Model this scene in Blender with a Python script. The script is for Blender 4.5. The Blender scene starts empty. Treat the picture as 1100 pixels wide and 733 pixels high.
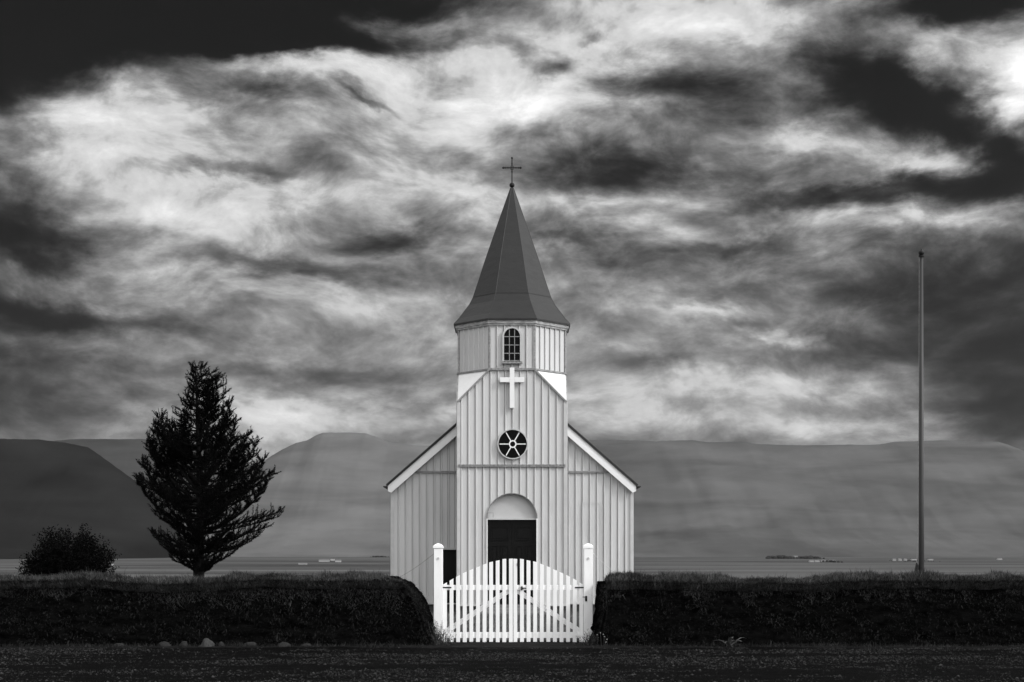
import bpy, math, random
import numpy as np
from mathutils import Vector, Matrix
R = math.radians
random.seed(7); rng = np.random.default_rng(7)
scene = bpy.context.scene
F = 1528.0                      # focal length in photo pixels
HY = 600.0                      # horizon row
EYE = 1.6
SUN_AZ, SUN_EL = 60.0, 34.0     # to the right of straight-behind, elevation

# ------------------------------------------------------------------ camera
cam = bpy.data.cameras.new('camera'); camo = bpy.data.objects.new('camera', cam)
scene.collection.objects.link(camo); scene.camera = camo
camo.location = (0, 0, EYE); camo.rotation_euler = (R(90), 0, 0)
cam.sensor_width = 36; cam.lens = F / 1100 * 36
cam.shift_y = (HY - 366.5) / 1100
cam.clip_start = 0.1; cam.clip_end = 60000

# ------------------------------------------------------------------ node helpers
class NT:
    def __init__(s, tree): s.t = tree; s.n = tree.nodes; s.l = tree.links
    def node(s, typ, ins=None, **kw):
        nd = s.n.new(typ)
        for k, v in kw.items(): setattr(nd, k, v)
        for k, v in (ins or {}).items():
            if isinstance(v, bpy.types.NodeSocket): s.l.new(v, nd.inputs[k])
            else: nd.inputs[k].default_value = v
        return nd
    def math(s, op, a, b=None, c=None, clamp=False):
        ins = {0: a}
        if b is not None: ins[1] = b
        if c is not None: ins[2] = c
        return s.node('ShaderNodeMath', ins, operation=op, use_clamp=clamp).outputs[0]
    def noise(s, vec, scale, detail=4, rough=.55, dist=0.0):
        return s.node('ShaderNodeTexNoise', {'Vector': vec, 'Scale': scale, 'Detail': detail, 'Roughness': rough, 'Distortion': dist})
    def mapr(s, v, a, b, c, d, smooth=False):
        return s.node('ShaderNodeMapRange', {0: v, 1: a, 2: b, 3: c, 4: d}, interpolation_type='SMOOTHSTEP' if smooth else 'LINEAR').outputs[0]

# ------------------------------------------------------------------ sky (clouds in world directions)
w = bpy.data.worlds.new('World'); scene.world = w; w.use_nodes = True
w.node_tree.nodes.clear(); T = NT(w.node_tree)
tc = T.node('ShaderNodeTexCoord').outputs['Generated']
sky = T.node('ShaderNodeTexSky', sky_type='NISHITA', sun_disc=False, sun_elevation=R(SUN_EL), sun_rotation=R(180 - SUN_AZ), air_density=1.0, dust_density=2.0)
skybw = T.node('ShaderNodeRGBToBW', {0: sky.outputs[0]}).outputs[0]
sep = T.node('ShaderNodeSeparateXYZ', {0: tc})
az = T.math('ARCTAN2', sep.outputs[0], sep.outputs[1])
el = T.math('ARCSINE', sep.outputs[2])
P0 = T.node('ShaderNodeCombineXYZ', {0: az, 1: el, 2: 0.0}).outputs[0]
# domain warp: billows, larger sideways than up and down
def warp(vec, scale, amp_x, amp_y, detail, off):
    v2 = T.node('ShaderNodeMapping', {'Vector': vec, 'Location': off, 'Scale': (1.0, 1.7, 1.0)}).outputs[0]
    nz = T.noise(v2, scale, detail, .6).outputs['Color']
    c = T.node('ShaderNodeVectorMath', {0: nz, 1: (.5, .5, .5)}, operation='SUBTRACT').outputs[0]
    c = T.node('ShaderNodeVectorMath', {0: c, 1: (amp_x, amp_y, 0)}, operation='MULTIPLY').outputs[0]
    return T.node('ShaderNodeVectorMath', {0: vec, 1: c}, operation='ADD').outputs[0]
P1 = warp(P0, 7, .060, .034, 1, (3.1, 1.2, 0))
P2 = warp(P1, 24, .044, .030, 6, (7.7, 4.2, 2))
# cloud masses: px, py, half width, half height (photo pixels), tilt, strength
BL = [
 (115,140,130,60,-8,.30),(165,130,70,32,0,.10),(300,68,150,16,2,.30),(460,70,110,70,0,.22),(548,108,75,26,-10,.34),(610,105,90,42,0,.14),
 (640,45,110,40,0,.22),(720,22,80,22,0,.22),(810,20,80,24,8,.34),(1102,92,46,48,25,.72),(1000,70,40,30,0,.2),(1000,165,62,18,0,.28),(850,148,70,16,8,.22),
 (200,225,110,42,8,.28),(330,215,100,26,0,.18),(430,200,80,30,0,.14),(500,225,50,28,0,.26),(150,285,60,24,10,.24),
 (310,312,170,18,4,.16),(420,345,130,16,0,.10),(655,222,90,15,0,.14),(955,238,110,14,2,.20),(1060,244,60,14,-4,.14),(420,110,120,50,0,.08),(520,150,90,40,0,.06),(720,345,120,14,0,.10),(835,362,60,9,0,.26),
 (760,340,50,9,0,.18),(820,412,200,20,0,.20),(640,440,150,24,0,.20),(340,448,150,26,0,.26),(300,466,60,26,0,.22),(560,300,60,30,0,.10),(700,240,50,22,0,.1),(900,455,140,16,0,.22),
 (470,380,60,26,0,.08),(640,380,60,30,0,.08),(740,120,30,20,0,.05),
 (50,12,190,56,3,-1.3),(250,24,150,26,4,-1.2),(390,2,140,22,-3,-1.0),(-10,75,70,45,0,-.7),(15,180,40,60,0,-.25),(405,46,90,14,0,-.55),(500,40,60,12,0,-.3),
 (380,97,24,13,10,-.42),(400,108,34,5,10,-.3),(470,82,30,11,0,-.42),(602,66,26,13,0,-.5),(560,50,32,14,0,-.4),(640,38,24,6,0,-.4),
 (285,105,80,13,6,-.28),(20,252,140,30,6,-.42),(60,285,80,14,4,-.2),(60,342,180,17,2,-.40),(0,390,110,60,0,-.18),(40,430,190,30,0,-.16),(235,190,110,8,-6,-.30),
 (420,262,72,17,-8,-.40),(320,290,130,12,6,-.28),(650,182,100,34,4,-.38),(580,160,60,22,0,-.10),(790,176,60,20,0,-.12),(770,100,80,30,6,-.32),(690,96,60,20,0,-.20),
 (930,78,80,34,24,-.60),(1010,118,90,36,22,-.68),(900,120,60,26,0,-.25),(1085,165,40,36,40,-.6),(1050,2,90,20,0,-.8),(950,202,170,14,-2,-.50),(1075,208,70,16,0,-.42),(830,215,60,22,0,-.12),
 (1085,320,150,85,0,-.40),(1100,440,120,60,0,-.2),(-20,300,90,160,0,-.16),(950,300,130,34,0,-.22),(880,365,150,26,4,-.14),(1090,420,90,70,0,-.30),(600,264,90,13,6,-.28),(700,285,130,24,0,-.18),(790,262,60,9,-8,-.24),
 (500,300,50,16,0,-.10),(200,400,170,14,0,-.14),(370,395,120,12,0,-.14),(455,425,90,8,0,-.10),(700,390,110,10,0,-.14),(800,320,90,14,0,-.10),(1080,455,60,26,0,-.10),
 (272,439,14,6,0,-.2),(322,444,12,5,0,-.16),(-30,480,110,50,0,-.15),
]
acc = None
def blob(vec, px, py, rx, ry, rot, amp, acc):
    a = math.atan((px - 550) / F); e = math.atan((HY - py) / F * math.cos(a))
    m = T.node('ShaderNodeMapping', {'Vector': vec, 'Location': (a, e, 0), 'Rotation': (0, 0, R(-rot)), 'Scale': (rx * 2.1 / F, ry * 2.1 / F, 1)}, vector_type='TEXTURE').outputs[0]
    g = T.node('ShaderNodeTexGradient', {0: m}, gradient_type='QUADRATIC_SPHERE').outputs[1]
    g = T.mapr(g, 0, .8, 0, 1, True)
    return T.math('MULTIPLY_ADD', g, amp, acc)
acc = 0.51
for b in BL:
    if b[5] != 0: acc = blob(P2, *b[:5], b[5] * (.76 if b[5] < 0 else 1.2), acc)
# texture of the cloud deck, stretched towards the horizon
sv = T.node('ShaderNodeMapping', {'Vector': P1, 'Scale': (1.0, 3.2, 1.0), 'Rotation': (0, 0, R(-4))}).outputs[0]
n1 = T.noise(sv, 7.5, 9, .56, .0).outputs[0]
sv2 = T.node('ShaderNodeMapping', {'Vector': P1, 'Scale': (1.0, 2.0, 1.0), 'Location': (5, 2, 1)}).outputs[0]
n2 = T.noise(sv2, 20, 13, .66, .2).outputs[0]
sv2b = T.node('ShaderNodeVectorMath', {0: sv2, 1: (.0035, .020, 0)}, operation='ADD').outputs[0]
n2b = T.noise(sv2b, 20, 6, .56, .2).outputs[0]; n2c = T.noise(sv2, 20, 6, .56, .2).outputs[0]
svb = T.node('ShaderNodeMapping', {'Vector': P1, 'Scale': (1.0, 1.8, 1.0), 'Location': (9, 3, 6)}).outputs[0]
nb0 = T.noise(svb, 15, 7, .52, 0.0).outputs[0]
bil = T.math('SMOOTH_MIN', T.math('MULTIPLY', T.math('ABSOLUTE', T.math('SUBTRACT', nb0, .5)), 5.0), 1.0, .3)
sv3 = T.node('ShaderNodeMapping', {'Vector': P0, 'Scale': (1.0, 1.5, 1.0), 'Location': (1, 7, 3)}).outputs[0]
n3 = T.noise(sv3, 60, 8, .60, 0.0).outputs[0]
det = T.math('MULTIPLY', T.math('SUBTRACT', n1, .5), .34)
det = T.math('MULTIPLY_ADD', T.math('SUBTRACT', n2, .5), .25, det)
det = T.math('MULTIPLY_ADD', T.math('SUBTRACT', n2c, n2b), .30, det)
det = T.math('MULTIPLY_ADD', T.math('SUBTRACT', bil, .42), .08, det)
det = T.math('MULTIPLY_ADD', T.math('SUBTRACT', n3, .5), .10, det)
acc = T.math('MULTIPLY_ADD', det, T.mapr(el, .08, .25, .60, 1.05, True), acc)
val = T.math('MULTIPLY', T.math('ADD', acc, T.math('SQRT', T.math('MULTIPLY_ADD', acc, acc, .006))), .5)
val = T.math('MULTIPLY', val, T.mapr(T.math('ADD', n2, T.math('MULTIPLY', T.math('SUBTRACT', n2c, n2b), .4)), .3, .7, .86, 1.14))
# soft shoulder towards white
val = T.math('MINIMUM', val, T.math('MULTIPLY_ADD', T.math('SUBTRACT', val, .78), .45, .78))
front = T.math('POWER', val, 2.2)
# the rest of the sky: bright overcast, brightest round the hidden sun
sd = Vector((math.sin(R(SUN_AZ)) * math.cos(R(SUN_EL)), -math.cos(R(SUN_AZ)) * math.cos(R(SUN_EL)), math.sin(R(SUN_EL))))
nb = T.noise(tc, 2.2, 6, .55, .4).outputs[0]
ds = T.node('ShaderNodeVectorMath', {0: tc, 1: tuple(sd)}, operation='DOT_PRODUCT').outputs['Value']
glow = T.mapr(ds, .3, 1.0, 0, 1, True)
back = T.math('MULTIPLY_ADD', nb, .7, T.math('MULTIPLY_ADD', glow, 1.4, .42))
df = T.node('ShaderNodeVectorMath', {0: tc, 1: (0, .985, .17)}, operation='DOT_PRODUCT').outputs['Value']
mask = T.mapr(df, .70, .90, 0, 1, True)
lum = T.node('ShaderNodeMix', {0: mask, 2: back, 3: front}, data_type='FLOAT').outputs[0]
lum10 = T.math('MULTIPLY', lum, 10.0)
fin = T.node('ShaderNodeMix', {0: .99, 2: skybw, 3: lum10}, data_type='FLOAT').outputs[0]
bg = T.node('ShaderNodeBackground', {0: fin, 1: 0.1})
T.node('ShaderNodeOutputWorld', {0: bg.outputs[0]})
w.cycles.sampling_method = 'MANUAL'; w.cycles.sample_map_resolution = 512

# ------------------------------------------------------------------ sun behind thin cloud
sl = bpy.data.lights.new('sun', 'SUN'); slo = bpy.data.objects.new('sun', sl); scene.collection.objects.link(slo)
sl.energy = 1.5; sl.angle = R(10); sl.color = (1, 1, 1)
slo.rotation_euler = (-sd).to_track_quat('-Z', 'Y').to_euler(); slo.location = sd * 60

vs = scene.view_settings
vs.view_transform = 'Standard'; vs.look = 'None'; vs.gamma = 1; vs.exposure = 0.10; vs.use_curve_mapping = False
scene.display_settings.display_device = 'sRGB'
cy = scene.cycles
cy.use_denoising = True; cy.max_bounces = 5; cy.diffuse_bounces = 3; cy.volume_bounces = 0; cy.transparent_max_bounces = 8
cy.sample_clamp_indirect = 4

# ------------------------------------------------------------------ materials
def grey(v): return (v, v, v, 1)
MATS = {}
def mat(name, v, rough=.7, var=.25, scale=6.0, stretch=(1, 1, 1), bump=0.0, bscale=None, spec=.3, metal=0.0, island=0.0, detail=6, obj=False, streak=None):
    m = bpy.data.materials.new(name); m.use_nodes = True; m.node_tree.nodes.clear(); N = NT(m.node_tree)
    g = N.node('ShaderNodeNewGeometry')
    co = g.outputs['Position']
    mp = N.node('ShaderNodeMapping', {'Vector': co, 'Scale': stretch}).outputs[0]
    n = N.noise(mp, scale, detail, .6).outputs[0]
    f = N.mapr(n, .3, .7, 1 - var, 1 + var)
    if island: f = N.math('MULTIPLY', f, N.mapr(g.outputs['Random Per Island'], 0, 1, 1 - island, 1 + island))
    if streak:
        mp2 = N.node('ShaderNodeMapping', {'Vector': co, 'Scale': streak[1]}).outputs[0]
        f = N.math('MULTIPLY', f, N.mapr(N.noise(mp2, streak[0], 5, .6).outputs[0], streak[2], streak[3], streak[4], 1.0, True))
    val = N.math('MULTIPLY', f, v)
    p = N.node('ShaderNodeBsdfPrincipled', {'Base Color': val, 'Roughness': rough, 'Metallic': metal, 'Specular IOR Level': spec})
    if bump:
        nb_ = N.noise(mp, bscale or scale * 3, 6, .65).outputs[0]
        b_ = N.node('ShaderNodeBump', {'Height': nb_, 'Strength': min(1, bump), 'Distance': bump * .05})
        m.node_tree.links.new(b_.outputs[0], p.inputs['Normal'])
    N.node('ShaderNodeOutputMaterial', {0: p.outputs[0]})
    MATS[name] = m; return m
siding = mat('painted_sheet_metal', .55, .45, .06, 1.3, (1, 1, .25), bump=.05, bscale=9, streak=(5, (1, 1, .12), .28, .5, .88))
white = mat('white_paint', .80, .45, .04, 3, bump=.03, bscale=30)
whitegate = mat('gate_paint', .94, .5, .05, 7, (1, 1, .3), bump=.05, bscale=40, streak=(20, (1, 1, .3), .24, .4, .82))
trim = mat('pale_trim', .50, .5, .10, 4)
darktrim = mat('dark_trim', .02, .6, .3, 5)
flash = mat('weathered_flashing', .24, .5, .4, 14)
cornice = mat('weathered_cornice', .36, .6, .45, 7, (1, 1, 3))
spirem = mat('spire_sheet', .013, .38, .2, 1.6, (1, 1, 2.2), bump=.5, bscale=2.2, spec=.32, streak=(2.5, (1, 1, 2.5), .3, .5, .78))
roofm = mat('roof_sheet', .10, .45, .2, 3, spec=.5)
ironm = mat('black_iron', .006, .6, .2, 10)
glassm = mat('dark_glass', .002, .2, .2, 3, spec=.08)
doorm = mat('dark_door_wood', .003, .4, .6, 8, (3, 1, .4), bump=.2, spec=.16)
tymp = mat('arch_panel_paint', .50, .5, .05, 2)
concrete = mat('foundation_concrete', .075, .85, .4, 4, bump=.4)
stepm = mat('step_stone', .17, .85, .3, 5, bump=.3)
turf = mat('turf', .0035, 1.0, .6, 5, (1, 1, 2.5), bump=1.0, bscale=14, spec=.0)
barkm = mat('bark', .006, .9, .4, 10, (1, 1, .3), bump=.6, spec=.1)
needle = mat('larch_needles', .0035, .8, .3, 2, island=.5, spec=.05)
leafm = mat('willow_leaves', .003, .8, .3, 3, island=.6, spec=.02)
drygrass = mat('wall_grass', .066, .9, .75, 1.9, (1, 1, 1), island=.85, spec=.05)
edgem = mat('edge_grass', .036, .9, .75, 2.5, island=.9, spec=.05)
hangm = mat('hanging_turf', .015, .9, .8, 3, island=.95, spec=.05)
lawnm = mat('lawn_blades', .10, .9, .35, 1.2, island=.6, spec=.05)
vergem = mat('verge_grass', .024, .9, .6, 2, island=.85, spec=.05)
weedm = mat('weed_leaves', .05, .7, .3, 8, island=.6, spec=.2)
dockm = mat('dock_leaves', .11, .55, .3, 12, island=.5, spec=.3)
petal = mat('petals', .45, .6, .03, 3)
stonem = mat('stone', .015, .85, .45, 9, bump=.6)
palestone = mat('pale_stone', .042, .85, .35, 9, bump=.6)
pebblem = mat('pebbles', .027, .85, .3, 5, island=.95, spec=.08)
polem = mat('pole_paint', .045, .45, .15, 3, (1, 1, .3))
copsem = mat('copse', .012, .9, .3, .03)
farmw = mat('farm_white', .38, .7, .05, .1)
farmr = mat('farm_roof', .14, .6, .1, .1)
farmd = mat('farm_roof_dark', .06, .6, .1, .1)

# ------------------------------------------------------------------ mesh helpers
def tag(o, label=None, cat=None, group=None, kind=None):
    if label: o['label'] = label
    if cat: o['category'] = cat
    if group: o['group'] = group
    if kind: o['kind'] = kind
    return o
def root_of(o):
    while o.parent: o = o.parent
    return o
def link(name, me, parent=None, loc=None):
    o = bpy.data.objects.new(name, me); scene.collection.objects.link(o)
    if parent is not None:
        o.parent = parent
    if loc is not None: o.location = loc
    return o
def empty(name, loc): 
    o = link(name, None); o.location = loc; o.empty_display_size = .3; return o
def arr_mesh(name, V, FA, material, parent=None, origin=None, smooth=False):
    """V (n,3) array in world metres, FA list of (m,k) index arrays"""
    V = np.asarray(V, dtype=np.float64)
    if parent is not None: origin = np.array(root_of(parent).location)
    elif origin is None: origin = np.array([(V[:, 0].min() + V[:, 0].max()) / 2, (V[:, 1].min() + V[:, 1].max()) / 2, V[:, 2].min()])
    origin = np.asarray(origin)
    me = bpy.data.meshes.new(name)
    FA = [np.asarray(f, dtype=np.int64) for f in FA if len(f)]
    me.vertices.add(len(V)); me.vertices.foreach_set('co', (V - origin).astype(np.float32).ravel())
    nl = sum(f.size for f in FA); npoly = sum(len(f) for f in FA)
    me.loops.add(nl); me.loops.foreach_set('vertex_index', np.concatenate([f.ravel() for f in FA]).astype(np.int32))
    me.polygons.add(npoly)
    starts = []; s = 0
    for f in FA:
        starts.append(s + np.arange(len(f)) * f.shape[1]); s += f.size
    me.polygons.foreach_set('loop_start', np.concatenate(starts).astype(np.int32))
    if smooth: me.polygons.foreach_set('use_smooth', np.ones(npoly, dtype=bool))
    me.update(calc_edges=True); me.validate()
    me.materials.append(material)
    o = link(name, me, parent)
    if parent is None: o.location = origin
    return o
class MB:
    def __init__(s): s.v = []; s.f = []
    def poly(s, pts):
        i = len(s.v); s.v += [tuple(p) for p in pts]; s.f.append(tuple(range(i, i + len(pts))))
    def box(s, x0, x1, y0, y1, z0, z1, bev=0):
        P = [(x, y, z) for z in (z0, z1) for y in (y0, y1) for x in (x0, x1)]
        i = len(s.v); s.v += P
        for f in ((0, 2, 3, 1), (4, 5, 7, 6), (0, 1, 5, 4), (1, 3, 7, 5), (3, 2, 6, 7), (2, 0, 4, 6)): s.f.append(tuple(i + k for k in f))
    def prism(s, pts, y0, y1, cap=True):
        """pts: outline (x,z), extruded along y"""
        n = len(pts); i = len(s.v)
        s.v += [(x, y0, z) for x, z in pts] + [(x, y1, z) for x, z in pts]
        if cap: s.f.append(tuple(range(i, i + n))); s.f.append(tuple(range(i + 2 * n - 1, i + n - 1, -1)))
        for k in range(n): s.f.append((i + k, i + n + k, i + n + (k + 1) % n, i + (k + 1) % n))
    def ring(s, outer, inner, y0, y1):
        """band between two outlines (x,z) of equal length, open or closed by repeating the first point"""
        n = len(outer); i = len(s.v)
        s.v += [(x, y0, z) for x, z in outer] + [(x, y0, z) for x, z in inner] + [(x, y1, z) for x, z in outer] + [(x, y1, z) for x, z in inner]
        for k in range(n - 1):
            o, p, q, r_ = i + k, i + n + k, i + 2 * n + k, i + 3 * n + k
            s.f += [(o, p, p + 1, o + 1), (o, o + 1, q + 1, q), (p, r_, r_ + 1, p + 1), (q, q + 1, r_ + 1, r_)]
    def bar(s, a, b, wx, wy, up=(0, 1, 0)):
        a = Vector(a); b = Vector(b); d = (b - a).normalized(); u = Vector(up); sx = d.cross(u).normalized(); uy = sx.cross(d).normalized()
        i = len(s.v)
        for p in (a, b):
            for sa, sb in ((-1, -1), (1, -1), (1, 1), (-1, 1)): s.v.append(tuple(p + sx * sa * wx / 2 + uy * sb * wy / 2))
        for f in ((0, 3, 2, 1), (4, 5, 6, 7), (0, 1, 5, 4), (1, 2, 6, 5), (2, 3, 7, 6), (3, 0, 4, 7)): s.f.append(tuple(i + k for k in f))
    def tube(s, pts, rad, n=8, cap=True):
        pts = [Vector(p) for p in pts]
        if not hasattr(rad, '__len__'): rad = [rad] * len(pts)
        i = len(s.v)
        for k, p in enumerate(pts):
            d = (pts[min(k + 1, len(pts) - 1)] - pts[max(k - 1, 0)]).normalized()
            ref = Vector((0, 0, 1)) if abs(d.z) < .9 else Vector((1, 0, 0))
            u = d.cross(ref).normalized(); v = d.cross(u)
            for j in range(n):
                a = 2 * math.pi * j / n; s.v.append(tuple(p + (u * math.cos(a) + v * math.sin(a)) * rad[k]))
        for k in range(len(pts) - 1):
            for j in range(n):
                a = i + k * n + j; b = i + k * n + (j + 1) % n; s.f.append((a, a + n, b + n, b))
        if cap:
            s.f.append(tuple(range(i, i + n))); e = i + (len(pts) - 1) * n; s.f.append(tuple(range(e + n - 1, e - 1, -1)))
    def ball(s, c, r, nu=12, nv=8, sq=(1, 1, 1)):
        i = len(s.v)
        for a in range(nv + 1):
            th = math.pi * a / nv
            for b in range(nu):
                ph = 2 * math.pi * b / nu
                s.v.append((c[0] + r * sq[0] * math.sin(th) * math.cos(ph), c[1] + r * sq[1] * math.sin(th) * math.sin(ph), c[2] + r * sq[2] * math.cos(th)))
        for a in range(nv):
            for b in range(nu):
                p = i + a * nu + b; q = i + a * nu + (b + 1) % nu
                s.f.append((p, q, q + nu, p + nu))
    def build(s, name, material, parent=None, origin=None, smooth=False, bevel=0):
        V = np.array(s.v, dtype=np.float64)
        if parent is not None: origin = np.array(root_of(parent).location)
        elif origin is None: origin = np.array([(V[:, 0].min() + V[:, 0].max()) / 2, (V[:, 1].min() + V[:, 1].max()) / 2, V[:, 2].min()])
        origin = np.asarray(origin, dtype=np.float64)
        me = bpy.data.meshes.new(name); me.from_pydata([tuple(p) for p in (V - origin)], [], s.f); me.update(); me.validate()
        me.materials.append(material)
        if smooth: me.polygons.foreach_set('use_smooth', np.ones(len(me.polygons), dtype=bool))
        o = link(name, me, parent)
        if parent is None: o.location = origin
        if bevel:
            b = o.modifiers.new('bevel', 'BEVEL'); b.width = bevel; b.segments = 2; b.limit_method = 'ANGLE'
        return o

# numpy value noise
def _hash(ix, iy, iz):
    h = (ix.astype(np.int64) * 374761393 + iy.astype(np.int64) * 668265263 + iz.astype(np.int64) * 2147483647 % 1274126177) & 0xffffffff
    h = ((h ^ (h >> 13)) * 1274126177) & 0xffffffff
    h = (h ^ (h >> 16)) & 0xffffffff
    return h / 4294967295.0
def vnoise(p):
    i = np.floor(p).astype(np.int64); f = p - i; f = f * f * (3 - 2 * f); r = 0
    for dx in (0, 1):
        for dy in (0, 1):
            for dz in (0, 1):
                wt = (f[:, 0] if dx else 1 - f[:, 0]) * (f[:, 1] if dy else 1 - f[:, 1]) * (f[:, 2] if dz else 1 - f[:, 2])
                r = r + wt * _hash(i[:, 0] + dx, i[:, 1] + dy, i[:, 2] * 7919 + dz * 7919)
    return r * 2 - 1
def fbm(p, oct=4, gain=.5):
    r = 0; a = 1.0; q = np.array(p, dtype=float)
    for k in range(oct): r = r + a * vnoise(q + 17.3 * k); q = q * 2.03; a *= gain
    return r
def grid_faces(nu, nv):
    a = (np.arange(nu - 1)[:, None] * nv + np.arange(nv - 1)[None, :]).ravel()
    return np.stack([a, a + nv, a + nv + 1, a + 1], 1)
def at(px, py, Y): return ((px - 550) * Y / F, Y, EYE + (HY - py) * Y / F)

# ================================================================== TERRAIN
BASE = -25.0
def gz(x, y):
    d = np.maximum(0, y - 120) / 800.0
    t = np.clip(d, 0, 1); t = t * t * (3 - 2 * t)
    z = BASE * t
    return z + 22 * np.clip((y - 1300) / 2000., 0, 1) + 9 * np.clip((y - 3300) / 1500., 0, 1)
ys = np.concatenate([np.linspace(-400, 0, 6), np.linspace(10, 120, 12), np.linspace(150, 950, 25), np.geomspace(1000, 13000, 40)])
xs = np.sign(np.linspace(-1, 1, 61)) * np.abs(np.linspace(-1, 1, 61)) ** 1.6 * 7600
X, Y = np.meshgrid(xs, ys, indexing='ij')
Z = gz(X, Y)
V = np.stack([X.ravel(), Y.ravel(), Z.ravel()], 1)
gm = bpy.data.materials.new('ground_material'); gm.use_nodes = True; gm.node_tree.nodes.clear(); N = NT(gm.node_tree)
pos = N.node('ShaderNodeNewGeometry').outputs['Position']
sp = N.node('ShaderNodeSeparateXYZ', {0: pos})
nearn = N.noise(pos, 1.1, 8, .65).outputs[0]
nearc = N.mapr(nearn, .3, .7, .06, .13)
fm = N.node('ShaderNodeMapping', {'Vector': pos, 'Scale': (.0011, .0075, 0)}).outputs[0]
fn = N.noise(fm, 1, 6, .62).outputs[0]
vor = N.node('ShaderNodeTexVoronoi', {'Vector': N.node('ShaderNodeMapping', {'Vector': pos, 'Scale': (.0016, .0065, 0)}).outputs[0], 'Scale': 1.0}, feature='F1')
vc = N.node('ShaderNodeSeparateColor', {0: vor.outputs['Color']}).outputs[0]
farc = N.math('MULTIPLY_ADD', N.mapr(fn, .35, .65, 0, 1), .075, N.math('MULTIPLY_ADD', vc, .040, .008))
mixv = N.node('ShaderNodeMix', {0: N.mapr(sp.outputs[1], 150, 500, 0, 1), 2: nearc, 3: farc}, data_type='FLOAT').outputs[0]
p = N.node('ShaderNodeBsdfPrincipled', {'Base Color': mixv, 'Roughness': .95, 'Specular IOR Level': .05})
bp = N.node('ShaderNodeBump', {'Height': N.noise(pos, 9, 8, .7).outputs[0], 'Strength': .8, 'Distance': .06})
gm.node_tree.links.new(bp.outputs[0], p.inputs['Normal'])
N.node('ShaderNodeOutputMaterial', {0: p.outputs[0]})
tag(arr_mesh('ground', V, [grid_faces(len(xs), len(ys))], gm, origin=(0, 0, 0)), kind='structure')

# mountains: ridge line given along x, slope with gullies and a plateau behind
def mountain_mat(name, lo, hi, sc=1.0):
    m = bpy.data.materials.new(name); m.use_nodes = True; m.node_tree.nodes.clear(); N = NT(m.node_tree)
    pos = N.node('ShaderNodeNewGeometry').outputs['Position']
    a = N.noise(N.node('ShaderNodeMapping', {'Vector': pos, 'Scale': (.0016, .0012, .010)}).outputs[0], sc, 8, .6, .4).outputs[0]
    b = N.noise(N.node('ShaderNodeMapping', {'Vector': pos, 'Scale': (.012, .003, .002)}).outputs[0], sc, 5, .6).outputs[0]
    v = N.math('ADD', N.math('MULTIPLY', a, .92), N.math('MULTIPLY', b, .08))
    c = N.mapr(v, .36, .64, lo, hi)
    p = N.node('ShaderNodeBsdfPrincipled', {'Base Color': c, 'Roughness': 1.0, 'Specular IOR Level': 0.0})
    N.node('ShaderNodeOutputMaterial', {0: p.outputs[0]}); return m
def mountain(name, pts, D, L, m, seed, steep=.55, foot=.22, gully=1.0):
    px = np.array([a for a, b in pts], float); py = np.array([b for a, b in pts], float)
    nx, nt = 420, 60
    xs = np.linspace((px[0] - 550) * D / F, (px[-1] - 550) * D / F, nx)
    zr = EYE + (HY - np.interp(xs / D * F + 550, px, py)) * D / F
    q = np.stack([xs / 160, np.full(nx, seed * 3.7), np.zeros(nx)], 1)
    zr = zr + fbm(q, 5, .55) * 4.0 * np.clip((zr - BASE) / 300, 0, 1)
    tt = np.concatenate([np.linspace(0, 1, 50), 1 + np.linspace(.03, 1, nt - 50)])
    XX = np.repeat(xs[:, None], nt, 1); YY = np.zeros((nx, nt)); ZZ = np.zeros((nx, nt))
    for j, t in enumerate(tt):
        H = zr - (BASE - 3)
        if t <= 1:
            fprof = foot * (t / steep) ** 1.8 if t < steep else foot + (1 - foot) * ((t - steep) / (1 - steep)) ** .9
            bench = .012 * math.sin(t * 55) * (t > steep) * (t < .98)
            YY[:, j] = D - L * (1 - t); ZZ[:, j] = BASE - 3 + H * min(1, fprof + bench)
        else:
            YY[:, j] = D + (t - 1) * 350; ZZ[:, j] = BASE - 3 + H * (1 - .25 * (t - 1) - .6 * max(0, t - 1.4))
    q = np.stack([XX.ravel() / 420, YY.ravel() / 900 + seed, np.full(XX.size, seed * 1.3)], 1)
    g = fbm(q, 5, .55).reshape(XX.shape)
    q2 = np.stack([XX.ravel() / 130 + .3 * g.ravel(), YY.ravel() / 1500 + seed, np.full(XX.size, 4.4)], 1)
    g2 = -np.abs(fbm(q2, 3, .5)).reshape(XX.shape)
    tj = tt[None, :]; amp = np.clip(np.minimum(tj, 1 - tj) * 3, 0, 1) * (tj <= 1)
    ZZ = ZZ + amp * gully * (g * 16 + g2 * 10 * np.clip((tj - .25) * 4, 0, 1)) * np.clip((zr[:, None] - BASE) / 350, 0, 1.2)
    V = np.stack([XX.ravel(), YY.ravel(), ZZ.ravel()], 1)
    return tag(arr_mesh(name, V, [grid_faces(nx, nt)], m, origin=(0, D, 0), smooth=True), kind='structure')
M1 = [(-420,480),(-200,474),(-60,471),(0,471),(40,472),(70,476),(95,481),(108,489),(125,501),(140,512),(155,526),(168,545),(182,570),(196,590),(210,610)]
M2 = [(-300,480),(0,476),(55,474),(90,471.5),(150,471.5),(200,474),(235,482),(262,495),(300,520),(350,560),(420,600)]
M3 = [(150,600),(200,560),(240,530),(268,508),(292,490),(306,482),(318,476),(330,473),(339,468),(347,465),(372,464.5),(393,465),(404,469),(418,475.5),(428,477),(440,478),(500,480),(560,482),(640,500),(760,560),(900,600)]
M4 = [(438,610),(470,570),(520,510),(580,484),(640,478),(690,475.5),(712,473.5),(745,473.2),(760,475),(800,474.6),(812,477),(860,477.4),(908,478.3),(945,477.5),(962,475),(985,474.2),(1010,473.4),(1072,474.5),(1084,478),(1100,485),(1140,500),(1200,520),(1400,560)]
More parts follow.
